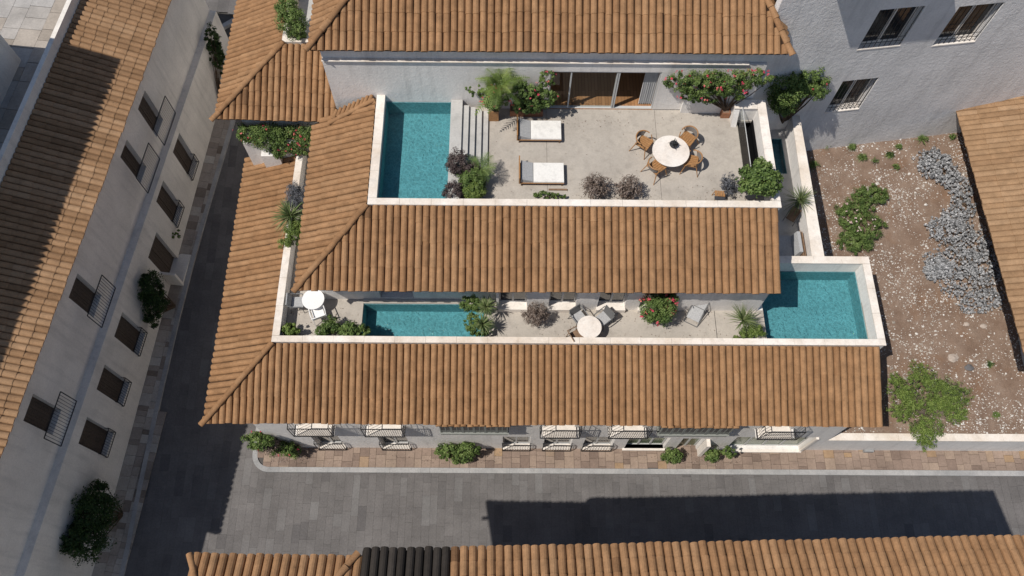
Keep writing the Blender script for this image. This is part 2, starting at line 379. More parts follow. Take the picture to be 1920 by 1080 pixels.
def crown(parent, blobs, n, size, mat, seed, clump=.28, per=60, wid=.55, up=.35, name='foliage', inner=.35, spread=(0, 1)):
    """blobs: (centre, radii); leaves sit on many small clumps spread through the blobs"""
    rs = np.random.RandomState(seed); out = []; tn = []; n = int(n*1.7); size *= .72; clump *= 1.12; clump *= .95
    vol = np.array([b[1][0]*b[1][1]*b[1][2] for b in blobs])**.67; vol /= vol.sum(); nc = max(4, n//per)
    for _ in range(nc):
        bi = rs.choice(len(blobs), p=vol); c, r = blobs[bi]; r = np.array(r, float)
        d = rs.normal(size=3); d /= np.linalg.norm(d); q = d*rs.uniform(inner, 1.0)**.6
        cc = np.array(c)+q*r*(1+rs.normal()*.08); cr = clump*min(r.min()*1.2, r.mean())*rs.uniform(.55, 1.25)
        k = int(per*rs.uniform(.6, 1.4)); e = rs.normal(size=(k, 3)); e /= np.linalg.norm(e, axis=1)[:, None]
        pos = cc+e*cr*rs.uniform(.35, 1.1, k)[:, None]
        out.append(leafcloud(pos, e*.8+d*.4, size, None, rs, wid, up)); tn.append(rs.uniform(.15, .7)+rs.normal(size=k)*.16+e[:, 2]*.1)
    return cloudmesh(name, np.concatenate(out), np.concatenate(tn), mat, parent)
def flowers(parent, blobs, n, seed, size=.07, mat=None, name='flowers'):
    rs = np.random.RandomState(seed); out = []; tn = []
    for _ in range(n):
        c, r = blobs[rs.randint(len(blobs))]; d = rs.normal(size=3); d[2] = abs(d[2])*.8; d[1] -= .3; d /= np.linalg.norm(d)
        cc = np.array(c)+d*np.array(r)*rs.uniform(.95, 1.12); k = rs.randint(4, 9); t = rs.uniform(0, 1)
        pos = cc+rs.normal(size=(k, 3))*size*.35
        out.append(leafcloud(pos, np.tile(d, (k, 1)), size, None, rs, .9, .6)); tn.append(np.full(k, t))
    return cloudmesh(name, np.concatenate(out), np.concatenate(tn), mat or PINK, parent)
def stems(parent, base, blobs, seed, r=.03, n=7, name='branches', mat=None):
    rnd = random.Random(seed); mb = MB(); base = Vector(base)
    for c, rr in blobs:
        for _ in range(n):
            e = Vector(c)+Vector((rnd.uniform(-1, 1)*rr[0], rnd.uniform(-1, 1)*rr[1], rnd.uniform(-.3, .8)*rr[2]))*.8
            mid = base.lerp(e, .5)+Vector((rnd.uniform(-.1, .1), rnd.uniform(-.1, .1), .08))
            mb.tube(base, mid, r, 5, 0, r*.65); mb.tube(mid, e, r*.65, 5, 0, r*.2)
    return mb.build(name, mat or BARK, parent)
def blades(parent, c, n, L, w, seed, mat=None, elev=(-.1, 1.3), droop=.35, name='foliage', curl=1):
    rnd = random.Random(seed); mb = MB(); c = Vector(c)
    for i in range(n):
        az = rnd.uniform(0, 2*math.pi); el = rnd.uniform(*elev); l = L*rnd.uniform(.7, 1.1); d = Vector((math.cos(az)*math.cos(el), math.sin(az)*math.cos(el), math.sin(el)))
        sd_ = d.cross(Vector((0, 0, 1))).normalized(); t = rnd.uniform(0, 1); prev = None
        for k in range(5):
            f = k/4; p = c+d*l*f-Vector((0, 0, 1))*droop*l*f*f; ww = w*(1-f)**.7*(.6+.6*f if f < .4 else 1)
            cur = (p-sd_*ww*.5, p+sd_*ww*.5)
            if prev: mb.quad(prev[0], prev[1], cur[1], cur[0], 0, t)
            prev = cur
    return mb.build(name, mat or LY, parent)
def fronds(parent, c, n, L, seed, mat=None, elev=(.1, 1.1), name='foliage', leaf=.22, droop=.5):
    rnd = random.Random(seed); mb = MB(); c = Vector(c)
    for i in range(n):
        az = 2*math.pi*i/n+rnd.uniform(-.25, .25); el = rnd.uniform(*elev); l = L*rnd.uniform(.75, 1.1)
        d = Vector((math.cos(az)*math.cos(el), math.sin(az)*math.cos(el), math.sin(el))); s = d.cross(Vector((0, 0, 1))).normalized(); t = rnd.uniform(.1, .9)
        q = lambda f: c+d*l*f-Vector((0, 0, 1))*droop*l*f*f
        K = 16
        for k in range(K):
            a, b = q(k/K), q((k+1)/K); mb.quad(a-s*.008, a+s*.008, b+s*.008, b-s*.008, 0, t)
            if k > 2:
                ll = leaf*math.sin(math.pi*(k/K)**.8)*1.1+.03
                for sg in (-1, 1):
                    e = a+s*sg*ll+(b-a).normalized()*ll*.7-Vector((0, 0, .25*ll)); mb.quad(a, a+(b-a)*.55, e+Vector((0, 0, .004)), e, 0, t+rnd.uniform(-.15, .15))
    return mb.build(name, mat or LG, parent)
def pot(parent, c, r, h, mat, name='pot', n=20):
    mb = MB(); c = Vector(c); prof = [(.7, 0), (.95, .75), (1.05, .78), (1.05, 1.0), (.9, 1.0), (.88, .86), (0.01, .86)]
    for (a, za), (b, zb) in zip(prof, prof[1:]):
        for k in range(n):
            t0, t1 = 2*math.pi*k/n, 2*math.pi*(k+1)/n
            mb.quad(c+Vector((a*r*math.cos(t0), a*r*math.sin(t0), za*h)), c+Vector((a*r*math.cos(t1), a*r*math.sin(t1), za*h)),
                    c+Vector((b*r*math.cos(t1), b*r*math.sin(t1), zb*h)), c+Vector((b*r*math.cos(t0), b*r*math.sin(t0), zb*h)))
    return mb.build(name, mat, parent)

# ================================================================== GROUND, STREETS
def grid_sheet(x0, x1, y0, y1, nx, ny, zf, name, mat, dz=0):
    mb = MB()
    X = [x0+(x1-x0)*i/nx for i in range(nx+1)]; Y = [y0+(y1-y0)*j/ny for j in range(ny+1)]
    mb.v = [(x, y, zf(x, y)+dz) for y in Y for x in X]
    for j in range(ny):
        for i in range(nx): a = j*(nx+1)+i; mb.f.append((a, a+1, a+nx+2, a+nx+1)); mb.m.append(0); mb.t.append(.5)
    return struct(mb.build(name, mat, None, True))
grid_sheet(-160, 160, -160, 240, 160, 160, lambda x, y: zg(x, min(y, 60)) if x > -40 else zg(-20, min(y, 60)), 'ground', JOINT, -.09)
rnd = random.Random(5)
mb = MB()
LB0 = P(175, 1075, 0); LA = .105
LF = Fr((LB0.x, LB0.y), (math.sin(LA), math.cos(LA)))          # the lane house wall frame
def road_cols(mb, x0, x1, y0, y1, w, lmin, lmax, zf, skip, gap=.005, shear=0.0, th=.0, lift=0):
    x = x0
    while x < x1:
        ww = w*rnd.uniform(.85, 1.12); y = y0-rnd.uniform(0, lmax)
        while y < y1:
            l = rnd.uniform(lmin, lmax); cx = x+ww/2+shear*(y-y0); cy = y+l/2
            if not skip(cx, cy):
                t = min(1, max(0, rnd.gauss(.5, .24))); g = gap/2; xs = x+shear*(y-y0); xe = x+shear*(y+l-y0)
                mb.quad((xs+g, y+g, zf(xs, y)+lift), (xs+ww-g, y+g, zf(xs+ww, y)+lift), (xe+ww-g, y+l-g, zf(xe+ww, y+l)+lift), (xe+g, y+l-g, zf(xe, y+l)+lift), 0, t)
            y += l
        x += ww
LK = [G(470-5, 150), G(438, 240), G(395, 385), G(352, 540), G(322, 665), G(297, 780), G(262, 940), G(235, 1075), G(215, 1150)]   # outer line of the lane kerb
def kx(y):
    p = sorted(LK, key=lambda q: q.y)
    if y <= p[0].y: return p[0].x
    for a, b in zip(p, p[1:]):
        if a.y <= y <= b.y: return a.x+(b.x-a.x)*(y-a.y)/(b.y-a.y)
    return p[-1].x+(y-p[-1].y)*.08
KO = 7.80; KI = 8.03; XW = -11.86                     # kerb lines of the main pavement
# lane strips follow the kerb, main street strips run north
road_cols(mb, -18.6, 34, -8, 46, .37, .5, 1.35, zg, lambda x, y: x < kx(y)-.25 or (x > XW+.3 and y > KO+.6))
road_cols(mb, -30, -9, 33.5, 46, .6, .5, .9, zg, lambda x, y: x > kx(y)+.1)
struct(mb.build('road', ROAD, None))
# pavements: slabs of mixed stone, set in columns
def slab_field(name, inside, x0, x1, y0, y1, zf, frame=None, w=.42, thick=.12):
    mb = MB(); x = x0
    while x < x1:
        ww = w*rnd.uniform(.75, 1.2); y = y0-rnd.uniform(0, .3)
        while y < y1:
            l = rnd.choice([.24, .36, .45, .5, .6])*rnd.uniform(.9, 1.1); a, b = max(y, y0), min(y+l, y1)
            if b-a > .04 and inside(x+ww/2, (a+b)/2):
                t = min(1, max(0, rnd.gauss(.5, .28))); g = .006; z = rnd.uniform(0, .004)
                q = [(x+g, a+g), (x+ww-g, a+g), (x+ww-g, b-g), (x+g, b-g)]
                q = [frame(p) if frame else (p[0], p[1]) for p in q]
                mb.hexa([(p[0], p[1], zf(*p)+thick-.05) for p in q], [(p[0], p[1], zf(*p)+thick+z) for p in q], 0, t)
            y += l
        x += ww
    return struct(mb.build(name, SIDEL if frame else SIDE, None))
def in_corner(x, y):
    r = .62; cx, cy = XW+.23+r, KI+r
    if x < XW+.23: return False
    if x < cx and y < cy: return math.hypot(x-cx, y-cy) < r
    return True
slab_field('pavement', lambda x, y: in_corner(x, y), XW+.2, 32, KI+.003, 9.3, lambda x, y: 0)
mb = MB()                                             # bed and kerb of the main pavement
arc = lambda r, k0, k1, n=10: [(XW+.85+r*math.cos(R_(k0+(k1-k0)*i/n)), KI+.62+r*math.sin(R_(k0+(k1-k0)*i/n))) for i in range(n+1)]
mb.prism([(XW+.23, 20), ] + arc(.62, 180, 270) + [(32, KI), (32, 9.3), (-10.6, 9.3), (-10.6, 20)], -.1, .075)
struct(mb.build('pavement_bed', JOINT, None)) if True else None
def kerbline(pts_out, pts_in, name, zf):
    mb = MB(); k = 0
    for i in range(len(pts_out)-1):
        o0, o1, i0, i1 = [Vector((*p[:2], 0)) for p in (pts_out[i], pts_out[i+1], pts_in[i], pts_in[i+1])]
        L = (o1-o0).length; n = max(1, round(L/1.9))
        for j in range(n):
            a, b = j/n, (j+1)/n; g = .003/L if L > .3 else 0
            q = [o0.lerp(o1, a+g), o0.lerp(o1, b-g), i0.lerp(i1, b-g), i0.lerp(i1, a+g)]
            mb.hexa([(p.x, p.y, zf(p.x, p.y)-.1) for p in q], [(p.x, p.y, zf(p.x, p.y)+.128) for p in q])
    return struct(mb.build(name, KERB, None))
co = [(XW, 20), (XW, KI+.62)] + arc(.85, 180, 270)[1:] + [(32, KO-.02)]
ci = [(XW+.23, 20), (XW+.23, KI+.62)] + arc(.62, 180, 270)[1:] + [(32, KI)]
kerbline(co, ci, 'kerb', zg)
lo = [(kx(y), y) for y in [0, 3, 6, 9, 12, 15, 18, 21, 24, 27, 30, 31.5]]
li = [(x-.2, y) for x, y in lo]
kerbline(lo, li, 'lane_kerb', zg)
def lframe(p):
    v = LF.p(p[1]-3.3, p[0], 0); return (v.x, v.y)
slab_field('lane_pavement', lambda o, s: lframe((o, s))[0] < kx(lframe((o, s))[1])+.12, .0, 2.6, -2, 36, zg, lframe, .44, .10)
# cross street kerb seen past the lane house
q0, q1 = P(400, 62, 2.45), P(455, 30, 2.45); dq = (q1-q0).normalized(); nq = Vector((-dq.y, dq.x, 0))
kerbline([q0-dq*2, q1+dq*4], [q0-dq*2+nq*.25, q1+dq*4+nq*.25], 'far_kerb', lambda x, y: zg(x, y))

# garden: uneven dry soil with pebbles
from mathutils import noise as mn
def gz(x, y): return zgard(x, y)+.10*mn.noise(Vector((x*.5, y*.5, 0)))+.035*mn.noise(Vector((x*2.3, y*2.3, 4)))+.015*mn.noise(Vector((x*7, y*7, 9)))
grid_sheet(13.2, 28, 9.2, 27, 150, 170, gz, 'garden_soil', SOIL)
rs = np.random.RandomState(3); out = []; tn = []
cnt = 0
for i in range(34000):
    x, y = rs.uniform(13.4, 25), rs.uniform(9.3, 24.5); d = mn.noise(Vector((x*.55, y*.55, 20)))+.7*mn.noise(Vector((x*1.7, y*1.7, 30)))
    if d < rs.uniform(-.5, .75): continue
    s = .021*math.exp(rs.normal()*.45)*(1.1 if d > .3 else 1); z = gz(x, y)+s*.2
    a = rs.uniform(0, 6.28, 1)[0]; pts = []
    for k in range(5): an = a+k*1.2566; pts.append((x+s*math.cos(an)*rs.uniform(.7, 1.4), y+s*math.sin(an)*rs.uniform(.6, 1.1)))
    top = (x, y, z+s*.7); t = rs.uniform(0, 1)
    for k in range(5):
        p, q = pts[k], pts[(k+1) % 5]; out.append([(p[0], p[1], z), (q[0], q[1], z), ((q[0]+x)/2, (q[1]+y)/2, z+s*.6), ((p[0]+x)/2, (p[1]+y)/2, z+s*.6)]); tn.append(t)
    out.append([((pts[k][0]+x)/2, (pts[k][1]+y)/2, z+s*.6) for k in (0, 1, 2, 3)]); tn.append(t)
pb = cloudmesh('pebbles', np.array(out), np.array(tn), STONE, None)
tag(pb, 'loose white pebbles strewn over the brown garden soil', 'pebbles'); pb['kind'] = 'stuff'
def rock(u, v, r, seed, label, mat):
    rn = random.Random(seed); p = P(u, v, 3); p = P(u, v, gz(p.x, p.y)); import bmesh
    bm = bmesh.new(); bmesh.ops.create_icosphere(bm, subdivisions=2, radius=1)
    for w in bm.verts:
        k = 1+.35*mn.noise(w.co*1.3+Vector((seed, 0, 0))); w.co = Vector((w.co.x*r*k*1.3, w.co.y*r*k, w.co.z*r*k*.6)); w.co += Vector((p.x, p.y, gz(p.x, p.y)+r*.15))
    me = bpy.data.meshes.new('rock'); bm.to_mesh(me); bm.free(); me.materials.append(mat)
    o = bpy.data.objects.new('rock', me); C.objects.link(o); return tag(o, label, 'rock', 'rocks lying in the garden')
RK = plaster('rock_pale', (.50, .42, .36), (.36, .30, .25), .6, .5); RK2 = plaster('rock_dark', (.16, .155, .16), (.1, .1, .1), .5, .5)
rock(1785, 672, .20, 1, 'largest rounded pale rock in the garden, near the right end of the front roof', RK)
rock(1816, 690, .16, 2, 'small dark grey rock in the garden left of the tiny green plant', RK2)
rock(1812, 608, .11, 3, 'flat pinkish rock just below the big silver shrub', RK)
rock(1843, 612, .13, 4, 'brown rock lying below the right side of the silver shrub', RK)
rock(1573, 541, .10, 5, 'brownish rock right of the lower right pool wall', RK)

# ================================================================== MAIN TOWNHOUSE
YF = 8.96; Y1 = 13.38; Y1W = 13.80; YT = 21.42; F1Z = 6.5; F2Z = 9.6; ZR1 = 6.0
house = thing('townhouse', 'large terraced white townhouse with three tiers of orange tiled roof and rooftop pools', 'house', (1, 15, 0))
FS = Fr((0, YF), (1, 0))
def bays(u0, u1, v, F, off=0): return F.hit(u0, v, off)[0], F.hit(u1, v, off)[0]
low = [(-8.73, -7.50, .14, 2.35), (-5.75, -4.45, .14, 2.28), (-.12, 1.14, .14, 2.34), (1.76, 3.04, .14, 2.34), (3.60, 4.95, .14, 2.40), (5.58, 7.42, .30, 2.30), (8.0, 9.0, .02, 2.2), (10.35, 13.84, .22, 2.5)]
upd = [(-8.75, -7.45, 4.14, 5.75), (-5.75, -4.45, 4.14, 5.75), (1.66, 2.95, 4.06, 5.75), (4.55, 5.85, 4.06, 5.75), (10.95, 12.15, 4.02, 5.75)]
mb = MB(); FS.wall(mb, -10.7, 14.58, 0, ZR1-.02, -.42, 0, low+upd)
mb.build('street_wall', GR if False else WH, house)
mb = MB()
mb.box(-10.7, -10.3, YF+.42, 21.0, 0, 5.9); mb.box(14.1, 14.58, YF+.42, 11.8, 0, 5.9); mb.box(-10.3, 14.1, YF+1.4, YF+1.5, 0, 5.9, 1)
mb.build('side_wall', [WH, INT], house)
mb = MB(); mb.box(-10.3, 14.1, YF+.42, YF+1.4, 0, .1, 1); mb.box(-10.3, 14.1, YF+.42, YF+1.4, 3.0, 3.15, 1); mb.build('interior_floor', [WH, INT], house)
# windows and grilles of the street front
def grille(F, parent, s0, s1, z0, z1, o0, o1, n, rail=.0145, name='grille', cross=False, mat=None, sides=True):
    mb = MB(); m = mat or IRON
    for z in (z0, z1):
        mb.tube(F.p(s0, o1, z), F.p(s1, o1, z), rail*1.5, 5)
        if sides and o1-o0 > .05: mb.tube(F.p(s0, o0, z), F.p(s0, o1, z), rail*1.4, 5); mb.tube(F.p(s1, o0, z), F.p(s1, o1, z), rail*1.4, 5)
    for k in range(n+1):
        s = s0+(s1-s0)*k/n; mb.tube(F.p(s, o1, z0), F.p(s, o1, z1), rail*(1.4 if k in (0, n) else .62), 4)
    if sides:
        j = max(1, int((o1-o0)/.12))
        for k in range(1, j):
            o = o0+(o1-o0)*k/j
            for s in (s0, s1): mb.tube(F.p(s, o, z0), F.p(s, o, z1), rail*.62, 4)
    return mb.build(name, m, parent)
for i, (a, b, z0, z1) in enumerate(low[:5]):
    window(FS, house, a+.004, b-.004, z0+.05, z1-.004, .24, 0, 1, 0)
    mb = MB(); FS.box(mb, a+.003, b-.003, -.2, .06, z0-.02, z0+.045); mb.build('window_sill', SILLC, house)
    grille(FS, house, a-.02, b+.02, z0+.03, z0+(1.05 if i in (2, 3, 4) else 1.2), 0, .13, 11)
for (a, b, z0, z1) in upd:
    window(FS, house, a+.004, b-.004, z0+.06, z1-.004, .36, 0, 1, 1, name='balcony_door')
    mb = MB(); FS.box(mb, a-.06, b+.06, -.3, .46, z0-.1, z0+.04); sl_ = mb.build('balcony_slab', SILLC, house)
    mb = MB(); c = (a+b)/2
    bw = .83; FS.box(mb, c-bw, c+bw, 0.003, .40, z0-.13, z0-.102); mb.build('balcony_underside', WH, house)
    r_ = grille(FS, house, c-bw, c+bw, z0+.05, z0+1.28, 0, .5, 18, name='balcony_railing')
# shop window, doors with jambs
window(FS, house, 5.60, 7.40, .301, 2.28, .2, 0, 2, 0, pm=PANEG, name='shop_window')
window(FS, house, 10.37, 13.82, .222, 2.48, .2, 0, 3, 0, pm=PANEG, name='shop_window')
mb = MB(); FS.box(mb, 5.5, 7.5, -.18, .10, .16, .30); mb.build('shop_sill', SILLC, house)
mb = MB(); FS.box(mb, 10.3, 13.95, -.18, .14, .06, .215); FS.box(mb, 13.85, 13.98, .003, .10, .22, 2.55); mb.build('shop_sill', SILLC, house)
window(FS, house, 8.02, 8.98, .06, 2.18, .2, 0, 1, 0, pm=PANEG, name='entrance_door')
mb = MB(); FS.box(mb, 9.05, 9.22, .003, .34, .0, 2.1); mb.build('entrance_buttress', SILLC, house)
mb = MB(); FS.box(mb, 16.9, 17.35, .003, .12, .14, .34); o = mb.build('meter_box', KERB, None); tag(o, 'small grey stone box at the foot of the garden wall by the pavement', 'meter box')
# two glazed bay windows with little tiled tops
def bay(x0, x1, z0, z1, n):
    mb = MB(); d = .40
    FS.box(mb, x0, x1, .003, d, z0, z0+.32); FS.box(mb, x0, x1, .003, d, z1-.12, z1)
    W = (x1-x0)
    for k in range(n+1):
        s = x0+W*k/n; s0 = max(x0, s-.05); s1 = min(x1, s+.05); FS.box(mb, s0, s1, d-.06, d, z0+.32, z1-.12)
    for k in range(n): s = x0+W*(k+.5)/n; FS.box(mb, s-.02, s+.02, d-.05, d-.012, z0+.32, z1-.12)
    for s in (x0, x1-.06): FS.box(mb, s, s+.06, .003, .06, z0+.32, z1-.12)
    FS.box(mb, x0-.04, x1+.04, .003, d+.06, z0+.325, z0+.36)
    b = mb.build('bay_window', BAYM, house)
    g = MB(); FS.box(g, x0+.05, x1-.05, d-.035, d-.025, z0+.34, z1-.12); FS.box(g, x0+.025, x0+.035, .06, d-.06, z0+.34, z1-.12); FS.box(g, x1-.035, x1-.025, .06, d-.06, z0+.34, z1-.12)
    subpart(g.build('pane', PANE, house), b).matrix_parent_inverse = Matrix()
    t = MB(); slope(t, (x0-.12, YF-.44, z1+.0), (x1+.12, YF-.44, z1+.0), (0, .9, .10), [(x0-.12, YF-.44, z1+.0), (x1+.12, YF-.44, z1+.0), (x1+.12, YF-.2, z1+.05), (x0-.12, YF-.2, z1+.05)], .26, .6, .07, 77)
    subpart(t.build('roof_tiles', T, house), b).matrix_parent_inverse = Matrix()
bay(-2.72, .10, 4.2, 5.84, 6); bay(6.45, 9.4, 4.1, 5.82, 6)
# front and west tiled slopes, tier one
XE = 15.28; EX = -12.1; PX = -9.47
mb = MB(); A = (EX, 8.58, 6.0); B = (XE, 8.58, 6.0); Cc = (XE, 11.58, 7.02); D = (PX, 11.58, 7.02)
slope(mb, A, B, Vector(Cc)-Vector(B), [A, B, Cc, D], .274, 1.05, .105, 11, 0, .004)
A2 = (EX, 8.58, 6.0); B2 = (EX-.05, 21.2, 6.0); C2 = (PX, 20.6, 7.02); D2 = (PX, 11.58, 7.02)
slope(mb, B2, A2, Vector(D2)-Vector(A2)-Vector((0, 3, 0)), [B2, A2, D2, C2], .272, 1.1, .105, 12, 0, .01)
caps(mb, (EX-.12, 8.44, 6.04), (PX-.03, 11.56, 7.12), .13, .55)
mb.build('roof', T, house)
# terrace one: floor with pools cut out, parapet
def coping(mb, x0, x1, y0, y1, z0, z1, L=1.25):
    g = .004; along = (x1-x0) > (y1-y0); n = max(1, round(((x1-x0) if along else (y1-y0))/L)); rn = random.Random(int(x0*100+y0*10))
    for k in range(n):
        h = z1+rn.uniform(-.003, .003); j = rn.uniform(-.004, .004)
        if along: a = x0+(x1-x0)*k/n; b = x0+(x1-x0)*(k+1)/n; mb.box(a+g, b-g, y0+j, y1+j, z0, h)
        else: a = y0+(y1-y0)*k/n; b = y0+(y1-y0)*(k+1)/n; mb.box(x0+j, x1+j, a+g, b-g, z0, h)
def slab_holes(mb, x0, x1, y0, y1, z0, z1, holes, m=0):
    X = sorted({x0, x1, *[h[0] for h in holes], *[h[1] for h in holes]})
    for a, b in zip(X, X[1:]):
        hs = sorted([(h[2], h[3]) for h in holes if h[0] <= a+1e-6 and h[1] >= b-1e-6]); y = y0
        for h0, h1 in hs:
            if h0 > y: mb.box(a, b, y, h0, z0, z1, m)
            y = max(y, h1)
        if y < y1: mb.box(a, b, y, y1, z0, z1, m)
P2 = (-6.05, -.92, 11.85, 13.62); P3 = (10.88, 15.14, 11.85, 15.28); P1 = (-5.14, -2.38, 16.42, 21.40); P4 = (11.75, 12.98, 20.42, 22.38)
mb = MB(); slab_holes(mb, -9.2, 15.15, 11.83, Y1W, 6.1, F1Z, [P2, P3]); mb.box(-9.2, -7.6, Y1W, 21.0, 6.1, F1Z); mb.build('terrace_floor', CONC, house)
mb = MB(); zp = 7.2
mb.box(-9.47, 15.42, 11.6, 11.82, 5.9, zp); mb.box(-9.47, -9.22, 11.82, 20.9, 5.9, zp); mb.box(15.16, 15.42, 11.82, 15.29, 2, zp); mb.box(10.75, 15.42, 15.29, 15.58, 5.0, zp)
mb.build('parapet', WH, house)
mb = MB(); c0, c1 = zp+.003, zp+.06
coping(mb, -9.5, 15.46, 11.57, 11.84, c0, c1); coping(mb, -9.5, -9.2, 11.85, 20.93, c0, c1); coping(mb, 15.14, 15.46, 11.85, 15.255, c0, c1); coping(mb, 10.72, 15.46, 15.27, 15.61, c0, c1)
mb.build('coping', CT, house)
# the floor strip between floor and pool three north side, body below
mb = MB(); mb.box(10.65, 15.1, 15.6, 15.62, 4, 5); mb.build('hidden_course', WH, house) if False else None
# tier two: body with the terrace-one front
FW = Fr((0, Y1), (1, 0)); FWW = Fr((0, Y1W), (1, 0))
d1 = [(-.31, .85, 6.8, 8.75), (1.76, 2.90, 6.8, 8.75), (3.80, 4.96, 6.8, 8.75), (5.55, 6.9, 6.8, 8.75)]
mb = MB(); FW.wall(mb, -.42, 10.62, F1Z, 9.2, -.4, 0, d1)
FWW.wall(mb, -7.7, -.42, F1Z, 9.2, -.4, 0, [(-5.3, -3.9, 6.7, 8.9)])
mb.box(-.42, -.2, Y1+.4, Y1W+.4, F1Z, 9.2)
mb.box(-7.7, -7.3, Y1W+.4, 22, 6.1, 9.2); mb.box(10.22, 10.62, Y1+.4, 17.15, 5, 9.19); mb.box(10.22, 10.46, 20.95, 22, 5, 9.19); mb.box(10.47, 10.62, 17.15, 20.9, 5, 5.9)
mb.box(10.62, 10.86, 13.40, 15.29, 5.5, 6.52)
mb.build('terrace_wall', WH, house)
for a, b, z0, z1 in d1:
    window(FW, house, a+.003, b-.003, z0+.003, z1-.003, .26, 0, 1, 0, fw=.07, name='terrace_door')
    mb = MB(); FW.box(mb, a-.03, b+.03, -.2, .14, F1Z+.003, z0+.002); mb.build('door_step', SILLC, house)
window(FWW, house, -5.3, -3.9, 6.7, 8.9, .26, 0, 2, 0, name='terrace_door')
mb = MB(); FWW.box(mb, -6.05, -.42, .002, .10, F1Z+.002, F1Z+.09); mb.build('pool_ledge', CONC2, house)
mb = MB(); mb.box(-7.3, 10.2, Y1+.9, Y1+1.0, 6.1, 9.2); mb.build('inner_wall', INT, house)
# tier-two tiles
mb = MB(); A = (-8.18, 12.98, 9.27); B = (10.62, 12.98, 9.27); Cc = (10.72, 16.15, 10.3); D = (-5.5, 16.15, 10.3)
slope(mb, A, B, Vector(Cc)-Vector((10.72, 12.98, 9.27)), [A, B, Cc, D], .285, .95, .11, 21, 0, .006)
A2 = A; B2 = (-8.27, 20.8, 9.27); C2 = (-5.5, 21.3, 10.3); D2 = D
slope(mb, B2, A2, Vector((2.7, 0, 1.03)), [B2, A2, D2, C2], .275, .8, .11, 22, 0, .01)
caps(mb, (-8.26, 12.86, 9.31), (-5.53, 16.12, 10.38), .135, .5, 8)
caps(mb, (-7.55, 20.55, 9.62), (-5.6, 21.2, 10.36), .11, .5, 9)
for k in range(9):
    f = (k+.5)/9; p = Vector((-7.35, 20.9, 9.75)).lerp(Vector((-5.6, 21.36, 10.4)), f); caps(mb, p+Vector((-.12, -.22, -.06)), p+Vector((.0, .12, .06)), .085, .5, 30+k, 0, .03)
mb.build('roof', T, house)
# terrace two: floor, parapet, steps, well
WELL = (9.80, 10.46, 17.6, 20.86)
mb = MB(); slab_holes(mb, -5.15, 10.47, 16.4, YT, 9.2, F2Z, [P1, WELL]); mb.build('upper_terrace_floor', CONC, house)
mb = MB(); zp = 10.4
mb.box(-5.45, 10.78, 16.16, 16.4, 9.0, zp); mb.box(-5.45, -5.16, 16.4, 21.5, 9.0, zp); mb.box(10.47, 10.78, 16.4, 21.3, 6, zp)
mb.box(9.72, 10.47, 20.9, 21.3, 8.8, zp+.02); mb.hexa([(9.5, 20.55, F2Z), (9.72, 20.55, F2Z), (9.72, 21.3, F2Z), (9.5, 21.3, F2Z)], [(9.5, 20.9, zp+.02), (9.72, 20.9, zp+.02), (9.72, 21.3, zp+.02), (9.5, 21.3, zp+.02)])
mb.build('upper_parapet', WH, house)
mb = MB(); coping(mb, -5.48, 10.81, 16.13, 16.42, zp+.003, zp+.06); coping(mb, -5.48, -5.13, 16.43, 21.5, zp+.003, zp+.06); coping(mb, 10.45, 10.81, 16.43, 21.32, zp+.003, zp+.06)
mb.box(9.48, 10.44, 20.86, 21.32, zp+.023, zp+.07); mb.build('coping', CT, house)
mb = MB(); mb.box(WELL[0]-.05, WELL[0]-.003, WELL[2], WELL[3], 6.2, F2Z-.4); mb.box(WELL[0], WELL[1], WELL[2]-.4, WELL[2], 6.2, 9.2); mb.box(WELL[0]-.05, WELL[1], WELL[2], WELL[3], 6.1, 6.2); mb.box(WELL[0], WELL[1], WELL[3], WELL[3]+.03, 6.2, 9.5)
for k in range(6): mb.box(WELL[0]+.003, WELL[1]-.003, 19.2+k*.27, 19.47+k*.27, 6.2, 6.4+k*.3)
mb.box(WELL[1]-.03, WELL[1]-.003, WELL[2], WELL[3], 6.2, F2Z+.1)
mb.build('stairwell', plain('well_painted_shade', (.012, .012, .013), .9, .05), house)  # near-black colour stands in for the deep shade down the well
mb = MB(); x = WELL[0]-.02; mb.quad((x, WELL[3], F2Z), (x, WELL[2], F2Z), (x, WELL[2], F2Z+.95), (x, WELL[3], F2Z+.95)); gl_ = mb.build('glass_balustrade', CLEAR, house)
mb = MB(); mb.tube((WELL[0]-.022, WELL[2], F2Z+.97), (WELL[0]-.022, WELL[3], F2Z+.97), .018, 6); mb.build('handrail', FRAME, house)
mb = MB(); mb.box(-2.38, -1.90, 16.41, YT-.02, F2Z+.003, 10.22)
for k in range(4): mb.box(-1.90+.27*k, -1.90+.27*(k+1)-(.0 if k < 3 else 0), 18.2, 21.2, F2Z+.003, 10.10-.13*k)
mb.build('pool_steps', CONC2, house)
# top storey
FT = Fr((0, YT), (1, 0)); FT2 = Fr((0, 21.52), (1, 0))
mb = MB(); FT.wall(mb, -7.35, 9.55, 6.0, 12.6, -.45, 0, [(1.72, 6.22, F2Z+.0, 12.04)])
FT2.wall(mb, -7.35, 10.45, 12.6, 13.42, -.35, 0, [])
mb.box(9.55, 10.3, YT, YT+.45, 8.5, 12.55); mb.box(10.0, 10.45, YT+.45, 27, 3, 13.2); mb.box(-7.35, -6.95, YT+.45, 30, 6, 13.2)
FT.box(mb, 7.4, 9.4, .003, .16, F2Z, 10.9)
mb.build('upper_wall', WH, house)
mb = MB(); FT.box(mb, -7.35, 9.55, -.095, .08, 12.603, 12.64); mb.build('wall_ledge', CT, house)
mb = MB()
FT.box(mb, 1.72, 6.22, -.16, -.02, F2Z+.003, F2Z+.05); FT.box(mb, 1.72, 6.22, -.16, -.02, 11.98, 12.035)
for s in (1.72, 2.55, 4.42, 4.50, 6.16): FT.box(mb, s, s+.055, -.155, -.03, F2Z+.05, 11.98)
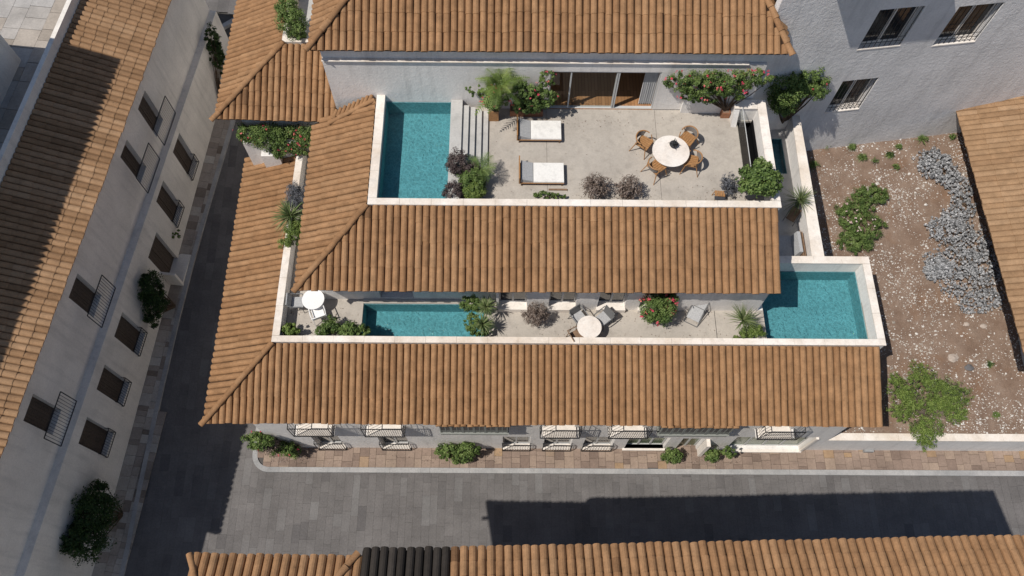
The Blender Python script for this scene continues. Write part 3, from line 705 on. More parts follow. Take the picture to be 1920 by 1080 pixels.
sd_ = mb.build('sliding_door', FRAME, house)
g = MB(); g.quad(FT.p(1.78, -.11, F2Z+.05), FT.p(2.55, -.11, F2Z+.05), FT.p(2.55, -.11, 11.98), FT.p(1.78, -.11, 11.98)); g.quad(FT.p(2.61, -.09, F2Z+.05), FT.p(4.43, -.09, F2Z+.05), FT.p(4.43, -.09, 11.98), FT.p(2.61, -.09, 11.98)); subpart(g.build('pane', CLEAR, house), sd_).matrix_parent_inverse = Matrix()
mb = MB(); s = 5.62
n = 60; pts = [(5.62+.56*k/n, -.30+.055*math.sin(k*1.35)+.01*math.sin(k*.7)) for k in range(n+1)]
for (a, o0), (b, o1) in zip(pts, pts[1:]): mb.quad(FT.p(a, o0, F2Z+.06), FT.p(b, o1, F2Z+.06), FT.p(b+.0, o1, 12.0), FT.p(a, o0, 12.0))
cu = tag(mb.build('curtain', CURT, None), 'white pleated curtain drawn aside at the right end of the sliding door', 'curtain')
def woodfloor():
    m, nt, b = newmat('plank_floor'); spec(b, .3, .45); br = nt.nodes.new('ShaderNodeTexBrick'); br.inputs['Scale'].default_value = 1; br.inputs['Brick Width'].default_value = 1.4; br.inputs['Row Height'].default_value = .14
    br.inputs['Mortar Size'].default_value = .006; br.inputs['Color1'].default_value = (.30, .15, .065, 1); br.inputs['Color2'].default_value = (.40, .21, .10, 1); br.inputs['Mortar'].default_value = (.1, .05, .03, 1)
    mp = nt.nodes.new('ShaderNodeMapping'); mp.inputs['Rotation'].default_value = (0, 0, math.pi/2); nt.links.new(coord(nt), mp.inputs[0]); nt.links.new(mp.outputs[0], br.inputs['Vector'])
    nt.links.new(br.outputs['Color'], b.inputs['Base Color']); return m
mb = MB(); mb.box(1.2, 8, YT+.0, 26, F2Z-.05, F2Z+.03); mb.build('plank_floor', woodfloor(), house)
mb = MB(); mb.box(1.1, 8.1, 26, 26.1, F2Z, 12.4); mb.box(1.1, 1.2, YT+.46, 26, F2Z, 12.4); mb.box(8, 8.1, YT+.46, 26, F2Z, 12.4); mb.box(1.1, 8.1, YT+.46, 26.1, 12.4, 12.45); mb.build('room_wall', WB, house)
mb = MB(); ze = 13.42; ey = 21.24; A = (-7.62, ey, ze); B = (10.83, ey, ze)
rz = .44; tp = 6.0; Cc = (10.83-2.9, ey+tp, ze+tp*rz); D = (-7.62+tp*.82, ey+tp, ze+tp*rz)
slope(mb, A, B, (0, 1, rz), [A, B, Cc, D], .285, .75, .115, 31, 0, .008, .2, .85)
B2 = (-7.72, 30, ze); slope(mb, B2, A, (1, -.0, .54), [B2, A, D, (-7.62+tp*.82, 30, ze+tp*rz)], .28, .75, .11, 32, 0, .008)
E2 = (10.83, 30, ze); slope(mb, B, E2, (-1, 0, .9), [B, E2, (10.83-2.9, 30, ze+tp*rz), Cc], .28, .75, .11, 33, 0, .008)
caps(mb, (-7.74, ey-.12, ze+.05), Vector(D)+Vector((0, 0, .1)), .14, .5, 4); caps(mb, (10.93, ey-.14, ze+.05), Vector(Cc)+Vector((0, 0, .1)), .14, .5, 5)
mb.build('roof', T, house)
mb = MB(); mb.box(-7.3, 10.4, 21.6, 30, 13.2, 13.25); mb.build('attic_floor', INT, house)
# side yard east of the house
mb = MB(); slab_holes(mb, 10.78, 13.2, 15.6, 22.9, 5.9, 6.2, [P4]); mb.build('yard_floor', CONC2, house)
mb = MB(); mb.hexa([(13.05, 15.6, 2.5), (13.55, 15.6, 2.5), (13.55, 22.9, 2.5), (13.22, 22.9, 2.5)], [(13.05, 15.6, 7.2), (13.55, 15.6, 7.2), (13.55, 22.9, 7.2), (13.22, 22.9, 7.2)])
mb.box(10.78, 13.2, 22.9, 23.1, 5.9, 6.9); mb.build('yard_wall', WH, house)
mb = MB(); mb.hexa([(13.03, 15.62, 7.203), (13.57, 15.62, 7.203), (13.57, 22.95, 7.203), (13.2, 22.95, 7.203)], [(13.03, 15.62, 7.25), (13.57, 15.62, 7.25), (13.57, 22.95, 7.25), (13.2, 22.95, 7.25)]); mb.build('coping', CT, house)
mb = MB(); mb.box(13.56, 14.5, 20.9, 22.6, 3, 5.2); mb.build('outer_buttress', WH, house)

def pool(rect, zw, depth, label, name='swimming_pool'):
    x0, x1, y0, y1 = rect; t = thing(name, label, 'pool', ((x0+x1)/2, (y0+y1)/2, zw)); w = .02
    mb = MB(); zt = zw+.03; zb = zw-depth; e = .004
    x0 += e; x1 -= e; y0 += e; y1 -= e
    mb.box(x0, x1, y0, y1, zb-.05, zb); mb.box(x0, x0+w, y0, y1, zb, zt); mb.box(x1-w, x1, y0, y1, zb, zt); mb.box(x0+w, x1-w, y0, y0+w, zb, zt); mb.box(x0+w, x1-w, y1-w, y1, zb, zt)
    mb.build('pool_basin', BASIN, t)
    mb = MB(); mb.quad((x0+w, y0+w, zw), (x1-w, y0+w, zw), (x1-w, y1-w, zw), (x0+w, y1-w, zw)); mb.build('pool_water', WATER, t)
pool(P1, 10.0, .75, 'turquoise pool beside the four stone steps on the top terrace')
pool(P2, 6.42, .75, 'long narrow turquoise pool on the middle terrace between the two tiled roofs')
pool(P3, 6.42, .8, 'turquoise corner pool walled in cream stone next to the dry garden')
pool(P4, 6.15, .35, 'tiny blue plunge pool in the narrow side yard', 'plunge_pool')

# ================================================================== ANNEX (upper left)
annex = thing('corner_house', 'low house wing under the hipped tile roof at the upper left, above the vine', 'house', (-10, 26, 0))
mb = MB(); mb.box(-11.7, -7.4, 21.45, 34, 0, 9.15); mb.build('wall', WH, annex)
mb = MB(); A = (-12.5, 21.0, 9.3); B = (-7.36, 20.9, 9.3); B3 = (-7.36, 23.9, 10.58); D = (-9.68, 23.95, 10.58)
slope(mb, A, B, (0, 2.95, 1.28), [A, B, B3, D], .27, .62, .11, 41, 0, .006)
A2 = (-12.45, 36, 9.3); D3 = (-9.68, 36, 10.58); slope(mb, A2, A, (2.8, 0, 1.28), [A2, A, D, D3], .262, .95, .11, 42, 0, .012)
caps(mb, (-12.68, 20.86, 9.32), (-9.66, 23.97, 10.68), .135, .5, 6); mb.build('roof', T, annex)
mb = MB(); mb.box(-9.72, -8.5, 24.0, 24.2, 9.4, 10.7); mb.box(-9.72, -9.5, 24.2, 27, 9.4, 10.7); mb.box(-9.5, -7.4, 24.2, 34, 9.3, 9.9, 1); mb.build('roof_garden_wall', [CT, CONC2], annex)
mb = MB(); mb.box(-11.7, -9.2, 20.62, 20.86, 0, 8.0); mb.box(-11.0, -10.2, 20.3, 20.6, 0, 7.5); mb.build('end_wall', WH, annex)

# ================================================================== GARDEN WALL
mb = MB(); gw = thing('garden_wall', 'long grey retaining wall with cream coping between dry garden and pavement', 'wall', (20, 9, 0))
mb.box(14.59, 32, YF, YF+.28, 0, 2.03); mb.build('wall_face', WH, gw)
mb = MB(); coping(mb, 14.59, 32, YF-.03, YF+.31, 2.033, 2.10, 1.6); mb.build('coping', CT, gw)

# ================================================================== GREY HOUSE (upper right)
NF = Fr((14.89, 23.19), (7.86, 1.07))
grey = thing('grey_house', 'tall rough grey rendered house with three barred windows at the upper right', 'house', (18, 24, 0))
wins = [((1608, 92), (1686, 88), (1651, 16), (1733, 14)), ((1750, 83), (1825, 82), (1799, 10), (1882, 7)), ((1548, 208), (1608, 208), (1573, 151), (1646, 148))]
hol = []
for bl, br, tl, tr in wins:
    a, z0 = NF.hit(*bl); b, _ = NF.hit(*br); c, z1 = NF.hit(*tl); d, z1b = NF.hit(*tr); hol.append((a, b, (z0+NF.hit(*br)[1])/2, (z1+z1b)/2))
mb = MB(); NF.wall(mb, -4.6, 13, 0, 19, -.35, 0, hol); mb.build('wall', GR, grey)
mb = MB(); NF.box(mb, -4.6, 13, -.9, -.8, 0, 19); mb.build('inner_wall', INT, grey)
for a, b, z0, z1 in hol:
    window(NF, grey, a+.003, b-.003, z0+.04, z1-.003, .30, 0, 1, 0, fm=SILLC, fw=.10)
    mb = MB(); NF.box(mb, a+.002, b-.002, -.28, .02, z0-.03, z0+.035); mb.build('window_sill', SILLC, grey)
    mb = MB(); n = 8
    for k in range(n+1): s = a+.04+(b-a-.08)*k/n; mb.tube(NF.p(s, -.05, z0+.04), NF.p(s, -.05, z1), .014, 5)
    for z in (z0+.3, z0+.55): mb.tube(NF.p(a, -.05, z), NF.p(b, -.05, z), .012, 5)
    mb.build('window_bars', IRON, grey)
a, _ = NF.hit(1600, 0); a0 = NF.hit(1548, 0)[0]; mb = MB(); zs = NF.hit(1600, 47)[1]; zt = 16.8; dd = (zt-zs)*KY; sx = dd/KY*KX; NF.box(mb, NF.hit(1575, 45)[0]-sx*.95, NF.hit(1765, 45)[0]-sx*.95, 0.003, dd, zt, zt+.25); mb.build('added_shadow_slab', WH, grey)  # unseen slab added above the view, sized to cast the wall's shadow

# ================================================================== HOUSE WITH BROWN ROOF (right)
br_ = thing('shed_house', 'low house with a dusty brown tile roof along the right edge of the garden', 'house', (24, 18, 0))
e0 = P(1792, 200, 6.1); e1 = P(1915, 640, 6.1); e0.y = 24.35
ed = Vector((e1.x-e0.x, e1.y-e0.y, 0)).normalized(); e1 = e0+ed*13.2
pr_ = Vector((-ed.y, ed.x, 0)); pr_ = pr_ if pr_.x > 0 else -pr_
upv = (pr_+Vector((0, 0, .22))).normalized()
mb = MB(); o4 = [e0, e1, e1+upv*7, e0+upv*7+Vector((0, .9, 0))]
slope(mb, e0, e1, upv, o4, .29, .9, .055, 51, 0, .006); mb.build('roof', TE, br_)
w0 = e0+pr_*2.3; w1 = e1+pr_*2.3+ed*(-.4); mb = MB(); mb.prism([(w0.x, w0.y-.3), (w1.x, w1.y), (w1.x+5, w1.y+.5), (w0.x+5, w0.y)][::1], 0, 6.0); mb.build('wall', WH, br_)

# ================================================================== LANE HOUSE (left)
lane = thing('lane_house', 'long white house in shade with brown shutters along the side lane', 'house', (-20, 15, 0))
F = LF; ZL = 5.3; SE = 27.6
def holes(lst, off):
    r = []
    for tl, bl, tr, br2 in lst:
        h = [F.hit(*q, off) for q in (tl, bl, tr, br2)]; ss = sorted([h[0][0], h[1][0], h[2][0], h[3][0]]); zz = sorted([h[0][1], h[1][1], h[2][1], h[3][1]])
        r.append([(ss[0]+ss[1])/2, (ss[2]+ss[3])/2, (zz[0]+zz[1])/2, (zz[2]+zz[3])/2])
    return r
UP = holes([[(271, 165), (257, 201), (302, 220), (286, 247)], [(237, 257), (224, 295), (271, 310), (260, 337)], [(145, 517), (128, 565), (187, 545), (173, 587)], [(65, 739), (44, 793), (115, 768), (100, 813)]], -.35)
LO = holes([[(336, 251), (325, 289), (371, 303), (360, 338)], [(306, 341), (294, 381), (344, 388), (332, 427)], [(228, 585), (212, 632), (272, 622), (259, 665)], [(195, 683), (179, 731), (243, 716), (230, 760)], [(162, 782), (146, 832), (215, 810), (199, 857)]], 0)
DO = holes([[(292, 437), (276, 491), (331, 478), (317, 517)]], 0)[0]; DO[2] = 1.25
for h in UP: h[2] = 6.05; h[3] = 8.2
for h in LO: h[2] = 2.35 if h is LO[0] or h is LO[1] else 2.08; h[3] = h[2]+2.55
UPh = [(h[0], h[1], h[2], h[3]) for h in UP]
mb = MB(); F.wall(mb, -9, SE, -.5, ZL, -.5, 0, [tuple(h) for h in LO]+[tuple(DO)]); F.wall(mb, -9, SE, ZL, 9.42, -.85, -.35, UPh)
F.box(mb, SE-.4, SE, -9, -.5, -.5, ZL); F.box(mb, SE-.4, SE, -9, -.85, ZL, 9.42)
mb.build('wall', WB, lane)
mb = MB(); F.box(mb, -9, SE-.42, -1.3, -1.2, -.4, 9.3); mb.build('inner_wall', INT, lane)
def shutter(parent, s0, s1, z0, z1, o, nm='shutter'):
    mb = MB(); n = 8; w = (s1-s0)/n
    for k in range(n): F.box(mb, s0+w*k+.006, s0+w*(k+1)-.006, o-.05, o, z0, z1)
    F.box(mb, s0, s1, o-.055, o-.051, z0, z1); F.box(mb, (s0+s1)/2-.03, (s0+s1)/2+.03, o+.001, o+.03, z0, z1)
    F.box(mb, s0, s1, o+.001, o+.02, z0, z0+.1); F.box(mb, s0, s1, o+.001, o+.02, z1-.1, z1)
    return mb.build(nm, BROWN, parent)
for h in LO:
    shutter(lane, h[0]+.002, h[1]-.002, h[2]+.02, h[3]-.002, -.26)
    grille(F, lane, h[0], h[1], h[2]+.03, h[2]+.72, -.1, .10, 10, .014, 'window_railing')
for h in UP:
    shutter(lane, h[0]+.002, h[1]-.002, h[2]+.02, h[3]-.002, -.62)
    mb = MB(); F.box(mb, h[0]-.02, h[1]+.02, -.5, -.05, h[2]-.08, h[2]+.01); 
    c = (h[0]+h[1])/2; grille(F, lane, c-.93, c+.93, h[2]+.0, h[2]+1.3, -.35, .14, 15, .016, 'balcony_railing', sides=False)
ds = shutter(lane, DO[0]+.002, DO[1]-.002, DO[2]+.02, DO[3]-.002, -.2, 'door')
mb = MB(); F.box(mb, DO[0]-.05, DO[1]+.25, .003, .62, .2, 1.28); mb.build('door_step', WB, lane)
mb = MB(); F.box(mb, DO[0]-.9, DO[0]-.82, .003, .3, 2.6, 3.0); mb.build('wall_lamp', IRON, lane)
mb = MB(); F.box(mb, DO[0]-.16, DO[0]-.04, .003, .75, DO[2]+.1, 2.55); mb.build('open_shutter', SILLC, lane)
# roof and roof-side parapet
mb = MB(); A = F.p(-.9, .12, 9.5); B = F.p(SE+.1, .12, 9.5); rw = 3.15; rh = 1.12
slope(mb, A, B, F.n*(-rw)+Vector((0, 0, rh)), [A, B, F.p(SE+.1, .12-rw, 9.5+rh), F.p(-.9, .12-rw, 9.5+rh)], .27, .47, .085, 61, 0, .006, .05, .95)
mb.build('roof', TW, lane)
mb = MB(); F.box(mb, -9, SE, .12-rw-.22, .12-rw-.02, 8, 11.15); mb.build('roof_parapet', WB, lane)
mb = MB(); F.box(mb, -9, SE, -12, .12-rw-.23, 9.6, 9.85)
o1 = .12-rw-.25
for j in range(12):
    wd = rnd.uniform(.6, 1.1); s0 = -9+rnd.uniform(0, .8)
    while s0 < SE-1.6:
        l = rnd.uniform(.6, 1.5); F.box(mb, s0+.012, s0+l-.012, o1-wd+.012, o1, 9.853, 9.868+rnd.uniform(0, .01), 1, rnd.uniform(0, 1)); s0 += l
    o1 -= wd
mb.build('roof_terrace', [JOINT, FLAG], lane)
# taller house beyond, whose tiled roof shades the lane house
tall = thing('tall_house', 'tall shaded white house corner standing on the far left roof terrace', 'house', (-23, 18, 10))
c0 = P(40, 113, 9.87); s_, o_ = LF.d.dot(c0-LF.o), LF.n.dot(c0-LF.o)
mb = MB(); F.box(mb, -2, s_, -14, o_, 8, 12.2); F.box(mb, -2, s_-2.2, -14, o_, 12.2, 17.4); mb.build('wall', WB, tall)
mb = MB(); A = F.p(-2.3, o_+.35, 17.3); B = F.p(s_-1.9, o_+.35, 17.3); slope(mb, A, B, F.n*-3+Vector((0, 0, .9)), [A, B, F.p(s_-1.9, o_-2.65, 18.2), F.p(-2.3, o_-2.65, 18.2)], .28, .6, .1, 71); mb.build('roof', TW, tall)

# ================================================================== STREET HOUSE (bottom)
bot = thing('street_house', 'tall house at the bottom edge with brown and charcoal tiled eaves over the street', 'house', (3, 0, 0))
zb = 14.3; q = lambda u, v: P(u, v, zb)
mb = MB()
def bslope(u0, v0, u1, v1, m, seed, dx0=0, dx1=0):
    a, b = q(u0, v0), q(u1, v1); up = Vector((-(b-a).y, (b-a).x, 0)).normalized()*-1; up = up+Vector((0, 0, .30)); d = 8
    slope(mb, b, a, up, [b, a, a+up*d+Vector((dx0, 0, 0)), b+up*d+Vector((dx1, 0, 0))], .25, .42 if m == 0 and u0 > 700 else 1.2, .1, seed, m, .006)
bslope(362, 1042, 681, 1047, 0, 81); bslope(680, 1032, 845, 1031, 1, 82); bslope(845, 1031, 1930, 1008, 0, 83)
a = q(358, 1042); caps(mb, a+Vector((-.02, .02, .05)), a+Vector((1.1, -2.2, .75)), .09, .6, 7)
b = q(676, 1047); caps(mb, b+Vector((-.05, .12, .1)), b+Vector((-1.1, -1.2, .5)), .1, .5, 8)
for k in range(4): p = a+Vector((.05+.28*k, -.75-.3*k, .1+.1*k)); caps(mb, p+Vector((-.25, 0, -.08)), p+Vector((.35, .02, .12)), .08, .5, 90+k)
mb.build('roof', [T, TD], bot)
mb = MB(); a = q(380, 1040); b = q(1925, 1008); mb.prism([(a.x+.3, a.y-9), (b.x-.2, b.y-9), (b.x-.2, b.y-2.9), (a.x+.3, a.y-2.9)], 0, 14.1); mb.build('wall', WH, bot)

# ================================================================== FURNITURE
def face(o, p, target):                               # turn a local +y thing at p towards a target
    o.location = p; o.rotation_euler = (0, 0, math.atan2(target.y-p.y, target.x-p.x)-math.pi/2)
def make_chair(label, group, fm, sm, bm):
    t = thing('dining_chair', label, 'chair', (0, 0, 0), group, 0.0)
    mb = MB(); n = 6; w = .50
    for k in range(n):
        x0 = -w/2+w*k/n; mb.hexa([(x0+.004, -.24, .42), (x0+w/n-.004, -.24, .42), (x0*1.06+w/n-.002, .27, .43), (x0*1.06+.006, .27, .43)],
                                 [(x0+.004, -.24, .45), (x0+w/n-.004, -.24, .45), (x0*1.06+w/n-.002, .27, .465), (x0*1.06+.006, .27, .465)])
    mb.box(-.23, .23, -.2, .24, .385, .418); mb.build('seat', sm, t)
    mb = MB(); pts = []
    for k in range(17):
        a = R_(200+140*k/16) if False else R_(-185+(190)*k/16); pts.append((.31*math.cos(a), -.02+.31*math.sin(a), .70+.05*math.sin(-a if a < 0 else 0)))
    mb.path(pts, .024, 7); mb.build('arm_hoop', fm, t)
    mb = MB(); b0 = []
    for k in range(9):
        a = R_(-150+120*k/8); b0.append((.285*math.cos(a), -.02+.285*math.sin(a)))
    for (a, b), (c, d) in zip(b0, b0[1:]): mb.hexa([(a, b, .50), (c, d, .50), (c*.95, d*.95, .50), (a*.95, b*.95, .50)], [(a*1.05, b*1.05, .72), (c*1.05, d*1.05, .72), (c, d, .72), (a, b, .72)])
    mb.build('backrest', bm, t)
    for sx, sy, top in ((-1, 1, .66), (1, 1, .66), (-1, -1, .68), (1, -1, .68)):
        mb = MB(); mb.tube((sx*.36, sy*.33-.02, 0), (sx*.255, sy*.21, .44), .014, 6, 0, .022); mb.tube((sx*.255, sy*.21, .44), (sx*.30, sy*.12-.02 if sy > 0 else -.14, top), .021, 6, 0, .018)
        mb.build('leg', fm, t)
    return t
def round_table(label, c, r, h, top, leg, z0, group=None):
    t = thing('round_table', label, 'table', (c.x, c.y, z0), group)
    mb = MB(); mb.disc(c, r-.012, z0+h-.035, z0+h-.006, 48); mb.disc(c, r, z0+h-.03, z0+h-.008, 48) if False else None; mb.disc(c, r, z0+h-.005, z0+h, 48)
    mb.build('table_top', top, t)
    mb = MB(); mb.disc(c, .06, z0+.03, z0+h-.036, 16); mb.disc(c, r*.5, z0, z0+.03, 32); mb.build('pedestal', leg, t); return t
tc = P(1258, 283, 10.34)
round_table('large round travertine dining table with a dark bowl, ringed by four wooden chairs', tc, .76, .74, MARB, CONC2, F2Z)
specs = [((1207, 268), 'wooden armchair at the upper left of the large round table, nearest the sliding door'), ((1289, 260), 'wooden armchair at the upper right of the large round table, nearest the well'),
         ((1230, 314), 'wooden armchair at the lower left of the large round table'), ((1296, 303), 'wooden armchair at the lower right of the large round table, back to the leafy tree')]
ch0 = None
for (uv, lb) in specs:
    if ch0 is None: ch0 = make_chair(lb, 'wooden chairs round the dining table', WOOD, WOOD, FAB); o = ch0
    else: o = copy_tree(ch0); o['label'] = lb
    p = P(*uv, 10.05); p.z = F2Z; face(o, p, tc+Vector((0, -.15, 0))); o.scale = (1.12, 1.12, 1.12)
bw = thing('plant_bowl', 'dark bowl with black leaves standing on the large round table', 'bowl', (0, 0, 0)); bc = P(1263, 272, 10.4); bc.z = 10.342; bw.location = bc
pot(bw, bc, .17, .14, DARKP, 'bowl'); blades(bw, bc+Vector((0, 0, .1)), 14, .3, .09, 5, leafmat('black_leaves', [(0, (.012, .012, .014)), (1, (.05, .055, .05))], .1), (.2, 1.2), .2)
WLT = plaster('pale_mattress', (.82, .80, .76), (.66, .63, .58), .4, .05)
def lounger(label, u0, um, u1, v0, v1):
    zt = F2Z+.30; a = P(u0, v1, zt); b = P(um, v1, zt); c = P(u1, v0, zt); t = thing('sun_lounger', label, 'sun lounger', ((a.x+c.x)/2, (a.y+c.y)/2, F2Z), 'sun loungers on the top terrace')
    x0, xm, x1, y0, y1 = a.x, b.x, c.x, a.y, c.y
    mb = MB(); mb.box(x0-.05, x0, y0-.04, y1+.12, F2Z+.22, F2Z+.62); mb.box(x0, x1, y0-.02, y0, F2Z+.19, F2Z+.23); mb.box(x0, x1, y1, y1+.02, F2Z+.19, F2Z+.23); mb.box(x0, x1-.04, y0, y1, F2Z+.17, F2Z+.21); mb.build('frame', WOOD, t)
    mb = MB(); z = F2Z+.23
    mb.hexa([(xm, y0, z-.03), (x1, y0, z-.03), (x1, y1, z-.03), (xm, y1, z-.03)], [(xm+.01, y0+.01, z+.07), (x1-.01, y0+.01, z+.07), (x1-.01, y1-.01, z+.07), (xm+.01, y1-.01, z+.07)]); mb.build('mattress', WLT, t)
    mb = MB(); mb.hexa([(x0+.02, y0+.02, z-.03), (xm-.01, y0+.02, z-.03), (xm-.01, y1-.0, z-.03), (x0+.02, y1-.0, z-.03)], [(x0+.05, y0+.03, z+.24), (xm-.01, y0+.03, z+.06), (xm-.01, y1-.01, z+.06), (x0+.05, y1-.01, z+.24)]); mb.build('head_cushion', CUSH, t)
    for x, y in ((x0+.06, y0+.03), (x0+.06, y1-.03), (x1-.08, y0+.03), (x1-.08, y1-.03)):
        mb = MB(); mb.box(x-.025, x+.025, y-.025, y+.025, F2Z, F2Z+.168); mb.build('leg', WOODW, t)
lounger('pale sun lounger nearer the sliding door, upper one of the two', 971, 995, 1052, 226, 260)
lounger('pale sun lounger with grey quilted head part, lower one of the two, nearer the parapet', 975, 1000, 1057, 305, 341)
def stool(label, u, v, z0, w, h, mt, mt2, rz, nm='stool'):
    p = P(u, v, z0+h); t = thing(nm, label, 'stool', (p.x, p.y, z0), None, rz)
    mb = MB(); n = 4
    for k in range(n): mb.box(-w+2*w*k/n+.006, -w+2*w*(k+1)/n-.006, -w*.2, w, h-.03, h)
    mb.build('seat', mt, t); mb = MB(); mb.box(-w, w, -w, -w*.25, h-.05, h-.02); mb.build('shelf', mt2, t)
    for sx in (-1, 1):
        for sy in (-1, 1): mb = MB(); mb.tube((sx*w*1.1, sy*w*1.1, 0), (sx*w*.9, sy*w*.9, h-.05), .018, 6); mb.build('leg', mt, t)
stool('small orange wooden stool beside the thin grey shrub near the front parapet', 1350, 366, F2Z, .21, .42, WOOD, DARKP, -.1)
mb = MB(); p = P(1046, 355, F2Z+.05); mb.box(p.x-.38, p.x+.38, p.y-.03, p.y+.03, F2Z, F2Z+.06); tag(mb.build('wooden_beam', WOODW, None), 'thin weathered wooden beam on the floor behind the low plant by the parapet', 'beam')
# planters at the door
def box_thing(name, label, cat, x0, x1, y0, y1, z0, z1, mat, rim=.03):
    t = thing(name, label, cat, ((x0+x1)/2, (y0+y1)/2, z0)); mb = MB()
    mb.box(x0, x1, y0, y0+rim, z0, z1); mb.box(x0, x1, y1-rim, y1, z0, z1); mb.box(x0, x0+rim, y0+rim, y1-rim, z0, z1); mb.box(x1-rim, x1, y0+rim, y1-rim, z0, z1); mb.build('box', mat, t)
    mb = MB(); mb.box(x0+rim, x1-rim, y0+rim, y1-rim, z0, z1-.06); mb.build('soil', SOIL, t)
box_thing('planter', 'tall orange timber planter at the foot of the left climber beside the steps', 'planter', -.80, -.38, 20.75, 21.2, F2Z, 10.25, WOOD)
box_thing('planter', 'low terracotta trough under the flowering climber left of the sliding door', 'planter', .1, 1.5, 21.0, 21.38, F2Z, 9.95, TERR)
box_thing('planter', 'small soil filled box against the wall at the corner by the well', 'planter', 9.1, 9.46, 21.0, 21.4, F2Z, 9.95, TERR)
# middle terrace furniture
t1 = P(587, 561, F1Z+.74); round_table('white round table under the corner of the middle roof', t1, .46, .74, WHT, WHT, F1Z)
t2 = P(1105, 613, F1Z+.74); round_table('speckled stone round table touching the middle terrace parapet', t2, .50, .74, MARB, IRON, F1Z)
def tubchair(label, cat_group, mat, matf, p, target, arm=True):
    t = thing('garden_chair', label, 'chair', (0, 0, 0), cat_group, 0.0)
    mb = MB(); mb.box(-.24, .24, -.22, .26, .40, .46); mb.build('seat', CUSH if mat is GMET else mat, t)
    mb = MB(); mb.hexa([(-.25, -.27, .44), (.25, -.27, .44), (.25, -.23, .44), (-.25, -.23, .44)], [(-.27, -.38, .84), (.27, -.38, .84), (.27, -.34, .84), (-.27, -.34, .84)]); mb.build('backrest', mat, t)
    mb = MB()
    for sx in (-1, 1): mb.path([(sx*.29, -.33, .72), (sx*.31, -.1, .66), (sx*.30, .24, .64)], .022, 6); mb.tube((sx*.30, .22, .64), (sx*.30, .24, .0), .016, 6); mb.tube((sx*.27, -.24, .46), (sx*.30, -.34, .0), .016, 6)
    mb.tube((-.27, -.24, .44), (.27, -.24, .44), .015, 6); mb.tube((-.30, .23, .43), (.30, .23, .43), .015, 6); mb.tube((-.31, -.1, .66), (-.29, -.27, .46), .014, 6); mb.tube((.31, -.1, .66), (.29, -.27, .46), .014, 6)
    mb.build('frame', matf, t); t.location = p; face(t, p, target); return t
def at(u, v, z, z0): p = P(u, v, z); p.z = z0; return p
tubchair('boxy grey armchair in the corner beside the white round table', 'chairs at the white table', CUSH, GMET, at(557, 566, F1Z+.5, F1Z), t1)
tubchair('small white chair below the white round table', 'chairs at the white table', WHT, WHT, at(596, 586, F1Z+.5, F1Z), t1)
tubchair('dark metal chair at the upper left of the speckled stone table', 'chairs at the stone table', GMET, GMET, at(1086, 594, F1Z+.5, F1Z), t2)
tubchair('dark metal chair at the upper right of the speckled stone table', 'chairs at the stone table', GMET, GMET, at(1131, 596, F1Z+.5, F1Z), t2)
tubchair('brown wooden chair mostly hidden at the lower left of the speckled stone table', 'chairs at the stone table', WOODW, WOODW, at(1083, 628, F1Z+.5, F1Z), t2)
dc = thing('deck_chair', 'folded grey deck chair leaning on the wall right of the pink flowering bush', 'deck chair', (0, 0, 0), None, R_(-28)); dc.location = at(1312, 572, F1Z+.5, F1Z)
mb = MB(); 
for sx in (-1, 1): mb.path([(sx*.3, -.75, .0), (sx*.3, .45, 1.15)], .02, 6); mb.path([(sx*.27, .4, 0), (sx*.27, -.35, .7)], .018, 6)
mb.tube((-.3, -.15, .55), (.3, -.15, .55), .015, 6); mb.tube((-.3, -.75, .02), (.3, -.75, .02), .02, 6); mb.tube((-.3, .45, 1.15), (.3, .45, 1.15), .02, 6); mb.build('frame', GMET, dc)
mb = MB(); 
for k in range(8): a, b = k/8, (k+1)/8; f = lambda t: (-.6+1.0*t, .16+.95*t-.16*math.sin(math.pi*t)); y0, z0 = f(a); y1, z1 = f(b); mb.hexa([(-.27, y0, z0), (.27, y0, z0), (.27, y1, z1), (-.27, y1, z1)], [(-.27, y0, z0+.02), (.27, y0, z0+.02), (.27, y1, z1+.02), (-.27, y1, z1+.02)])
mb.build('sling_seat', CUSH, dc)
# side yard furniture
so = thing('outdoor_sofa', 'grey cushioned sofa filling the lower end of the narrow side yard', 'sofa', (0, 0, 0)); a = P(1463, 478, 6.6); b = P(1496, 440, 6.6); so.location = (a.x+.5, a.y+.5, 6.2)
x0, y0 = 11.75, 15.75; mb = MB(); mb.box(11.6, 12.75, 15.66, 16.95, 6.38, 6.62); mb.build('seat_cushion', CUSH, so); mb = MB(); mb.hexa([(12.5, 15.9, 6.63), (12.72, 15.9, 6.63), (12.72, 16.9, 6.63), (12.5, 16.9, 6.63)], [(12.62, 15.9, 7.1), (12.76, 15.9, 7.1), (12.76, 16.9, 7.1), (12.62, 16.9, 7.1)]); mb.build('back_cushion', CUSH, so)
mb = MB(); mb.box(11.6, 12.95, 15.64, 17.0, 6.203, 6.377); mb.box(12.78, 12.83, 15.64, 17.0, 6.38, 7.0); mb.box(12.9, 12.95, 15.64, 17.0, 6.38, 6.9); mb.box(12.83, 12.9, 15.8, 16.9, 6.4, 6.72); mb.build('frame', WOODW, so)
yc = tubchair('small dark chair with a brown seat under the potted yucca in the side yard', None, WOODW, GMET, at(1487, 403, 6.7, 6.2), Vector((10, 14, 0))); yc.scale = (.8, .8, .8)

